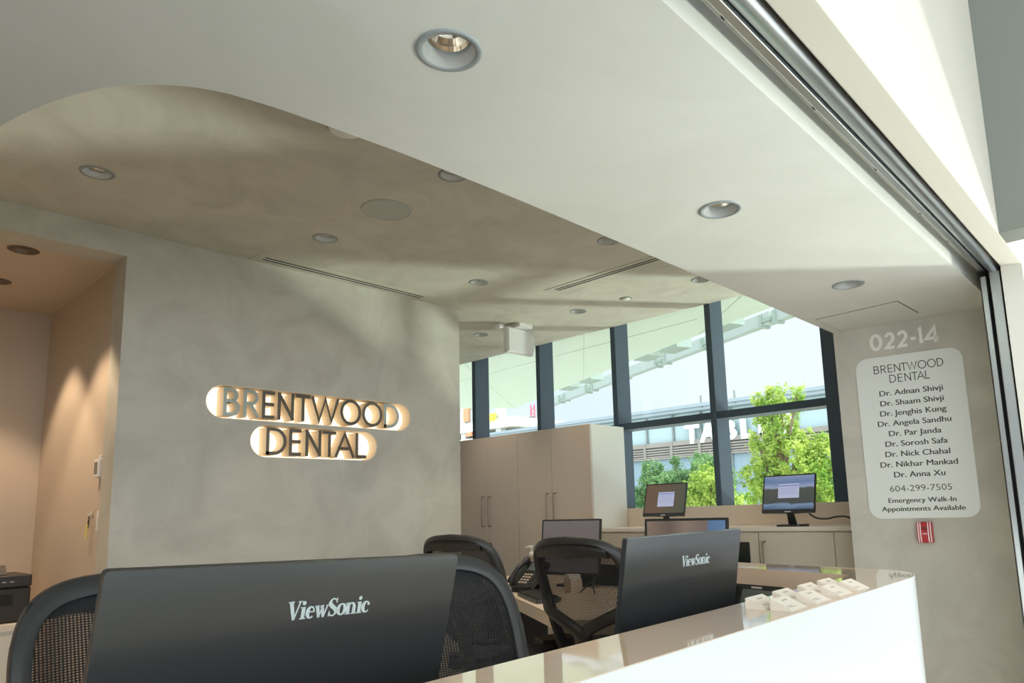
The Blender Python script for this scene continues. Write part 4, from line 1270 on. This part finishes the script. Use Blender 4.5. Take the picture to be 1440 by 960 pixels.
t = thing('thermostat', 'small white thermostat on the copy room wall by the opening', 'thermostat', (-4.665, 1.25, EYE + 0.265))
mb = MB(); mb.box((-0.055, -0.028, 0.0), (0.045, 0.0, 0.105)); mb.build('case', WHITE, t, bevel=0.005)
mb = MB(); mb.box((-0.045, -0.0292, 0.018), (0.01, -0.0275, 0.088)); mb.build('display', LCD, t)
mb = MB(); mb.box((-0.01, -0.02, 0.105), (0.04, -0.002, 0.125)); mb.build('cap', WHITE, t, bevel=0.003)
t = thing('light_switch', 'white light switch plate on the copy room wall below the thermostat', 'switch', (-4.64, 1.25, EYE - 0.04))
mb = MB(); mb.box((-0.035, -0.010, 0.0), (0.035, 0.0, 0.115)); mb.build('plate', WHITE, t, bevel=0.003)
mb = MB(); mb.box((-0.014, -0.016, 0.03), (0.014, -0.010, 0.085)); mb.build('rocker', WHITE, t, bevel=0.002)
t = thing('key_hook', 'small adhesive hook on the copy room wall holding keys', 'hook', (-4.785, 1.25, EYE + 0.045))
mb = MB(); mb.box((-0.022, -0.004, 0.0), (0.022, 0.0, 0.036)); mb.build('plate', WARMPAINT, t, bevel=0.003)
mb = MB(); mb.tube(smooth_path([(0, -0.004, 0.02), (0, -0.016, 0.012), (0, -0.018, 0.004), (0, -0.022, 0.010)], 4), 0.0035, 8); mb.build('peg', WHITE, t, smooth=True)
t = thing('key_bunch', 'dark keys with a yellow paper tag hanging on the hook', 'keys', (-4.785, 1.232, EYE + 0.046))
mb = MB(); mb.tube([(0.013 * math.cos(a), 0.0, -0.012 + 0.013 * math.sin(a)) for a in [2 * math.pi * i / 16 for i in range(16)]], 0.002, 6, True); mb.build('ring', BLACKP, t, smooth=True)
for k, an in enumerate((-8, 6)):
    MK = Matrix.Translation((0, -0.003 * k, -0.022)) @ Matrix.Rotation(R(an), 4, 'Y')
    mb = MB(); mb.prism(rrect(-0.010, -0.022, 0.010, 0.0, 0.006, 4) , 0, 0.002, [], 0, MK @ Matrix(((1, 0, 0, 0), (0, 0, 1, 0), (0, 1, 0, 0), (0, 0, 0, 1)))); mb.box((-0.004, 0, -0.045), (0.004, 0.002, -0.02), 0, MK); mb.build('key', BLACKP if k else STEEL, t)
mb = MB(); mb.box((-0.017, -0.008, -0.122), (0.017, -0.006, -0.045), 0, Matrix.Rotation(R(9), 4, 'Y')); mb.build('paper_tag', YEL, t)

# ------------------------------------------------------------------ outside
mb = MB(); mb.box((-90, 5.6, -5.3), (6, 90, -5.0)); struct(mb.build('plaza_ground', PLAZA))
EZ = EYE + 2.2
ep = [(1.9, 5.31), (-3.302, 7.395), (-6.22, 8.562), (-8.905, 9.728), (-10.82, 10.62), (-11.52, 9.63), (-13.2, 7.3), (-13.2, 5.31)]
ev = sroot('eave_canopy')
mb = MB(); mb.prism(ep, EZ, EZ + 0.22); mb.build('panel', EAVE, ev)
mb = MB()
for (a, b) in (((-12.5, 6.35), (0.2, 5.75)), ((-12.6, 7.9), (-4.2, 7.2)), ((-4.4, 5.35), (-7.6, 9.1)), ((-1.9, 5.35), (-4.6, 7.9)), ((-6.9, 5.35), (-10.6, 10.3)), ((-9.4, 5.35), (-12.1, 8.8))):
    mb.tube([(a[0], a[1], EZ), (b[0], b[1], EZ)], 0.007, 4)
mb.build('panel_joint', EAVEL, ev)
evn = Vector((0.37, 0.93))
def along(px):
    pass
BL = [(-8.684, 9.96), (-7.946, 9.70), (-6.103, 8.86), (-5.5, 8.70), (-4.339, 8.10), (-3.1, 7.6)]
for i, (x, y) in enumerate(BL):
    mb = MB(); mb.box((-0.22, -0.10, 0), (0.22, 0.16, 0.20), 0, Matrix.Rotation(R(-22), 4, 'Z'))
    o = mb.build('eave_bracket', FASC, loc=(x, y, EYE + 2.27)); tag(o, 'small grey metal bracket box along the outer edge of the eaves', 'bracket', 'eave edge brackets')
GA, GB = Vector((-12.2, 12.95, EYE + 2.6)), Vector((-1.5, 8.15, EYE + 2.6))
gt = thing('eave_gutter', 'long segmented white rail outside along the edge of the eaves', 'gutter', tuple((GA + GB) / 2))
ng = 8
for i in range(ng):
    a = GA.lerp(GB, i / ng + 0.004) - (GA + GB) / 2; b = GA.lerp(GB, (i + 1) / ng - 0.006) - (GA + GB) / 2
    d = (b - a); ang = math.atan2(d.y, d.x)
    mb = MB(); mb.box((0, -0.07, -0.06), (d.length, 0.07, 0.12), 0, Matrix.Translation(a) @ Matrix.Rotation(ang, 4, 'Z')); mb.build('segment', GUT, gt)
    mb = MB()
    Mj = Matrix.Translation(b) @ Matrix.Rotation(ang, 4, 'Z')
    mb.box((-0.20, -0.10, -0.09), (-0.14, 0.08, 0.10), 0, Mj); mb.box((-0.14, -0.09, -0.02), (0.04, -0.02, 0.03), 0, Mj); mb.box((0.10, -0.10, -0.09), (0.16, 0.08, 0.10), 0, Mj)
    mb.build('coupling', FASC, gt)

# building across the plaza
BY = 30.0
bt = thing('shop_building', 'glass fronted building across the plaza with big white TABLES letters', 'building', (-16.0, BY, -5.0))
MBD = Matrix.Translation((16.0, -BY, 5.0))
def bb(name, m, boxes, **k):
    mb = MB()
    for lo, hi in boxes:
        mb.box(lo, hi, 0, MBD)
    return mb.build(name, m, bt, **k)
X0, X1 = -34.0, -7.0
bb('rear_wall', CONCL, [((X0, BY + 0.35, -5), (X1, BY + 9, 5.75))])
bb('roof_edge', ROOFM, [((X0, BY - 0.35, 5.80), (X1, BY + 9, 6.02)), ((X0, BY - 0.45, 5.96), (X1, BY - 0.35, 6.12))])
bb('upper_glazing', BGLASS, [((X0, BY + 0.2, 4.35), (X1, BY + 0.34, 5.79))])
bb('louver_band', LOUVD, [((X0, BY - 0.02, 3.62), (X1, BY + 0.3, 4.36))])
bb('louver_blades', LOUV, [((X0, BY - 0.10, 3.68 + k * 0.125), (X1, BY - 0.03, 3.755 + k * 0.125)) for k in range(4)] + [((X0, BY - 0.12, 4.20), (X1, BY, 4.42)), ((X0, BY - 0.12, 3.58), (X1, BY, 3.66))])
bb('lower_glazing', BGLASS2, [((X0, BY + 0.1, -5), (X1, BY + 0.3, 3.6))])
bb('upper_mullions', BFRAME, [((x, BY + 0.08, 4.4), (x + 0.10, BY + 0.2, 5.8)) for x in [X0 + 1.62 * k for k in range(19)]])
bb('louver_posts', LOUV, [((x - 0.02, BY - 0.16, 3.6), (x + 0.12, BY - 0.10, 4.4)) for x in [X0 + 1.62 * k for k in range(19)]])
bb('lower_mullions', BFRAME, [((x, BY - 0.02, -5), (x + 0.09, BY + 0.1, 3.6)) for x in [X0 + 1.62 * k for k in range(19)]] + [((X0, BY - 0.02, 2.2), (X1, BY + 0.1, 2.28))])
bb('roof_posts', BFRAME, [((x, BY - 0.42, 5.9), (x + 0.07, BY - 0.35, 6.5)) for x in (-17.4, -15.6)])
MLT = MBD @ Matrix(((1, 0, 0, 0), (0, 0, -1, BY - 0.16), (0, 1, 0, 0), (0, 0, 0, 1)))
for ch, a, b in (('T', -18.55, -17.75), ('A', -17.72, -16.72), ('B', -16.55, -15.72), ('L', -15.50, -14.86), ('E', -14.60, -13.92), ('S', -13.72, -12.86)):
    mb = MB(); text_into(mb, ch, a, b, 4.27, 0.92, MLT, bold=0.045, thick=0.14); mb.build('sign_letter', BWHITE, bt)

# building under construction and its crane, far left
ct = thing('unfinished_tower', 'concrete tower under construction far beyond the left window', 'building', (-52.0, 46.0, -5.0))
MCT = Matrix.Translation((52.0, -46.0, 5.0))
def cbx(name, m, boxes):
    mb = MB()
    for lo, hi in boxes:
        mb.box(lo, hi, 0, MCT)
    return mb.build(name, m, ct)
for z in (3.4, 6.5, 8.35, 9.9, 13.0):
    xr = -46.1 if z in (8.35, 9.9) else -48.3
    cbx('floor_slab', CONCL, [((-62, 45.0, z - (0.9 if z == 9.9 else 0.35)), (xr, 52, z))])
for x in (-61, -57.5, -54, -51.9, -48.9):
    cbx('column', CONCL, [((x, 45.3, -5), (x + 0.7, 46.0, 13.0))])
for i, (x, z0, z1) in enumerate(((-53.6, 6.9, 8.0), (-52.9, 8.6, 9.6), (-53.3, 10.1, 11.4), (-52.6, 5.2, 6.2))):
    cbx('formwork_panel', ORANGE, [((x, 45.02, z0), (x + 0.8, 45.2, z1))])
cbx('site_notice', YSIGN, [((-49.5, 44.9, 9.75), (-48.45, 44.98, 10.45))])
cr = thing('tower_crane', 'red lattice crane mast with grey jib beyond the left windows', 'crane', (-58.2, 60.0, -5.0))
cr.scale = (1.33, 1.33, 1.16)
mb = MB()
for dx in (-0.22, 0.22):
    mb.box((dx - 0.05, -0.05, 0), (dx + 0.05, 0.05, 16.2))
for k in range(32):
    z = k * 0.5
    s = 1 if k % 2 else -1
    mb.tube([(-0.22 * s, 0, z), (0.22 * s, 0, z + 0.5)], 0.035, 5)
mb.build('mast', CRANEM, cr)
mb = MB()
mb.box((-5.2, -0.06, 14.25), (0.3, 0.06, 14.38)); mb.box((-5.2, -0.06, 14.85), (0.3, 0.06, 14.95))
for k in range(11):
    mb.tube([(-5.2 + k * 0.5, 0, 14.3), (-4.95 + k * 0.5, 0, 14.9)], 0.04, 5); mb.tube([(-4.95 + k * 0.5, 0, 14.9), (-4.7 + k * 0.5, 0, 14.3)], 0.04, 5)
mb.build('jib', BFRAME, cr)

# trees
def make_tree(label, loc, leaf, clusters, size, n_leaf, seed, trunk_to, group='trees outside the window'):
    """CLUSTERS: (dx, dy, z, rx, ry, rz) ellipsoids of foliage, z from the tree's base."""
    rnd = random.Random(seed)
    t = thing('leafy_tree', label, 'tree', loc, 0, group)
    vol = [c[3] * c[4] * c[5] for c in clusters]
    tot = sum(v ** 0.7 for v in vol)
    vs, fs = [], []
    per = 26                                   # leaves on one twig
    for c, v in zip(clusters, vol):
        for _ in range(max(2, int(n_leaf / per * v ** 0.7 / tot))):
            while True:
                p = Vector((rnd.uniform(-1, 1), rnd.uniform(-1, 1), rnd.uniform(-1, 1)))
                if p.length < 1:
                    break
            p = p.normalized() * (p.length ** 0.8) if p.length else p
            ctr = Vector((c[0] + p.x * c[3], c[1] + p.y * c[4], c[2] + p.z * c[5]))
            tw = Vector((p.x * 0.7 + rnd.uniform(-.5, .5), p.y * 0.7 + rnd.uniform(-.5, .5), 0.9)).normalized()
            ln = rnd.uniform(0.10, 0.24) * size / 0.05
            for k in range(per):
                f = rnd.uniform(-0.5, 0.5)
                off = Vector((rnd.gauss(0, 1), rnd.gauss(0, 1), rnd.gauss(0, 1))) * size * 0.75
                q = ctr + tw * ln * f + off
                nrm = (off.normalized() * 0.6 + Vector((rnd.uniform(-.8, .8), rnd.uniform(-.8, .8), rnd.uniform(-.1, 1.1)))).normalized()
                a = nrm.orthogonal().normalized()
                a.rotate(Matrix.Rotation(rnd.uniform(0, 6.28), 3, nrm))
                b = nrm.cross(a)
                sz = size * rnd.uniform(0.55, 1.15)
                o = len(vs)
                vs += [q - a * sz, q + b * sz * 0.5 + nrm * sz * 0.1, q + a * sz * 0.9, q - b * sz * 0.5 + nrm * sz * 0.1]
                fs.append((o, o + 1, o + 2, o + 3))
    mb = MB(); mb.add(vs, fs); mb.build('foliage', leaf, t)
    mb = MB(); mb.tube([(0, 0, 0), (0.05, 0, trunk_to * 0.4), (0.0, 0.05, trunk_to * 0.8), (0, 0, trunk_to)], [0.16, 0.12, 0.07, 0.02], 8); mb.build('trunk', BARK, t, smooth=True)
    mb = MB()
    for c in clusters:
        mb.tube([(0, 0, max(0.5, c[2] * 0.75)), (c[0] * 0.5, c[1] * 0.5, c[2] * 0.9), (c[0], c[1], c[2])], [0.05, 0.035, 0.012], 5)
    mb.build('branches', BARK, t, smooth=True)
    return t
B0 = 5.0 + EYE        # base of the trees is the plaza, 5 m below the floor; z below are heights over it
rnd = random.Random(5)
cl1 = [(0.0, 0, B0 + 2.0, 0.22, 0.22, 0.42), (0.16, 0, B0 + 2.12, 0.13, 0.13, 0.28), (-0.30, 0.1, B0 + 2.05, 0.14, 0.14, 0.28), (-0.12, 0, B0 + 2.22, 0.12, 0.12, 0.24), (-0.46, 0.1, B0 + 2.22, 0.11, 0.11, 0.16), (0.50, 0, B0 + 2.22, 0.12, 0.12, 0.18), (0.40, 0, B0 + 1.95, 0.15, 0.15, 0.22), (-0.38, 0, B0 + 1.78, 0.22, 0.2, 0.14),
       (0.05, 0, B0 + 1.45, 0.35, 0.35, 0.42), (-0.45, 0.1, B0 + 1.05, 0.28, 0.3, 0.28), (-0.52, 0, B0 + 1.40, 0.10, 0.12, 0.15), (0.55, 0, B0 + 1.30, 0.14, 0.14, 0.30), (0.75, 0.2, B0 + 1.05, 0.30, 0.3, 0.28), (0.95, 0.2, B0 + 1.25, 0.10, 0.12, 0.18), (1.15, 0.1, B0 + 0.75, 0.38, 0.4, 0.32), (0.3, 0, B0 + 0.85, 0.55, 0.5, 0.45),
       (-0.4, 0.0, B0 + 0.55, 0.50, 0.45, 0.35), (0.9, 0, B0 + 0.25, 0.65, 0.6, 0.55), (0.0, 0, B0 + 0.15, 0.75, 0.6, 0.5), (1.4, 0.2, B0 + 0.95, 0.12, 0.15, 0.22), (0.5, 0, B0 - 0.6, 1.1, 0.9, 0.6)]
make_tree('bright yellow green young tree behind the right window pane, covering some letters', (-6.42, 14.0, -5.0), LEAFB, cl1, 0.045, 34000, 1, B0 + 1.6)
cl2 = [(0, 0, B0 + 0.45, 0.42, 0.4, 0.30), (0.25, 0, B0 + 0.62, 0.12, 0.12, 0.20), (-0.3, 0, B0 + 0.25, 0.35, 0.3, 0.25), (0.3, 0.1, B0 - 0.1, 0.5, 0.4, 0.4), (-0.35, 0, B0 - 0.2, 0.4, 0.4, 0.4), (-0.62, 0, B0 + 0.30, 0.10, 0.1, 0.12)]
make_tree('low bright green tree left of the central mullion', (-7.05, 12.2, -5.0), LEAFB, cl2, 0.042, 9000, 2, B0 + 0.3)
cl3 = []
for i in range(16):
    x = -1.25 + 2.5 * (i % 8) / 7 + rnd.uniform(-.15, .15)
    z = rnd.uniform(0.6, 1.25) if i < 8 else rnd.uniform(-0.5, 0.45)
    cl3.append((x, rnd.uniform(-.4, .4), B0 + z, rnd.uniform(.28, .45), 0.45, rnd.uniform(.25, .40)))
cl3 += [(-0.15, 0, B0 + 1.35, 0.16, 0.2, 0.30), (0.55, 0, B0 + 1.35, 0.14, 0.2, 0.25), (0.95, 0, B0 + 1.30, 0.2, 0.2, 0.25), (0, 0, B0 + 0.5, 1.2, 0.5, 0.6), (-1.2, 0, B0 + 0.55, 0.4, 0.4, 0.5), (-1.5, 0, B0 + 0.1, 0.5, 0.4, 0.5)]
make_tree('darker green tree filling the left lower window pane', (-12.05, 19.0, -5.0), LEAFD, cl3, 0.055, 30000, 3, B0 + 0.6)
cl4 = [(0, 0, B0 + 0.6, 0.5, 0.5, 0.5), (0.5, 0, B0 + 0.25, 0.5, 0.5, 0.5), (-0.7, 0, B0 + 0.2, 0.5, 0.5, 0.4), (-1.3, 0, B0 + 0.5, 0.35, 0.4, 0.4), (0, 0, B0 - 0.4, 1.2, 0.8, 0.5), (0.75, 0, B0 + 0.85, 0.25, 0.3, 0.25)]
make_tree('green tree deeper behind the bright one, right of the letters', (-8.6, 21.0, -5.0), LEAFD, cl4, 0.055, 18000, 4, B0 + 0.3)
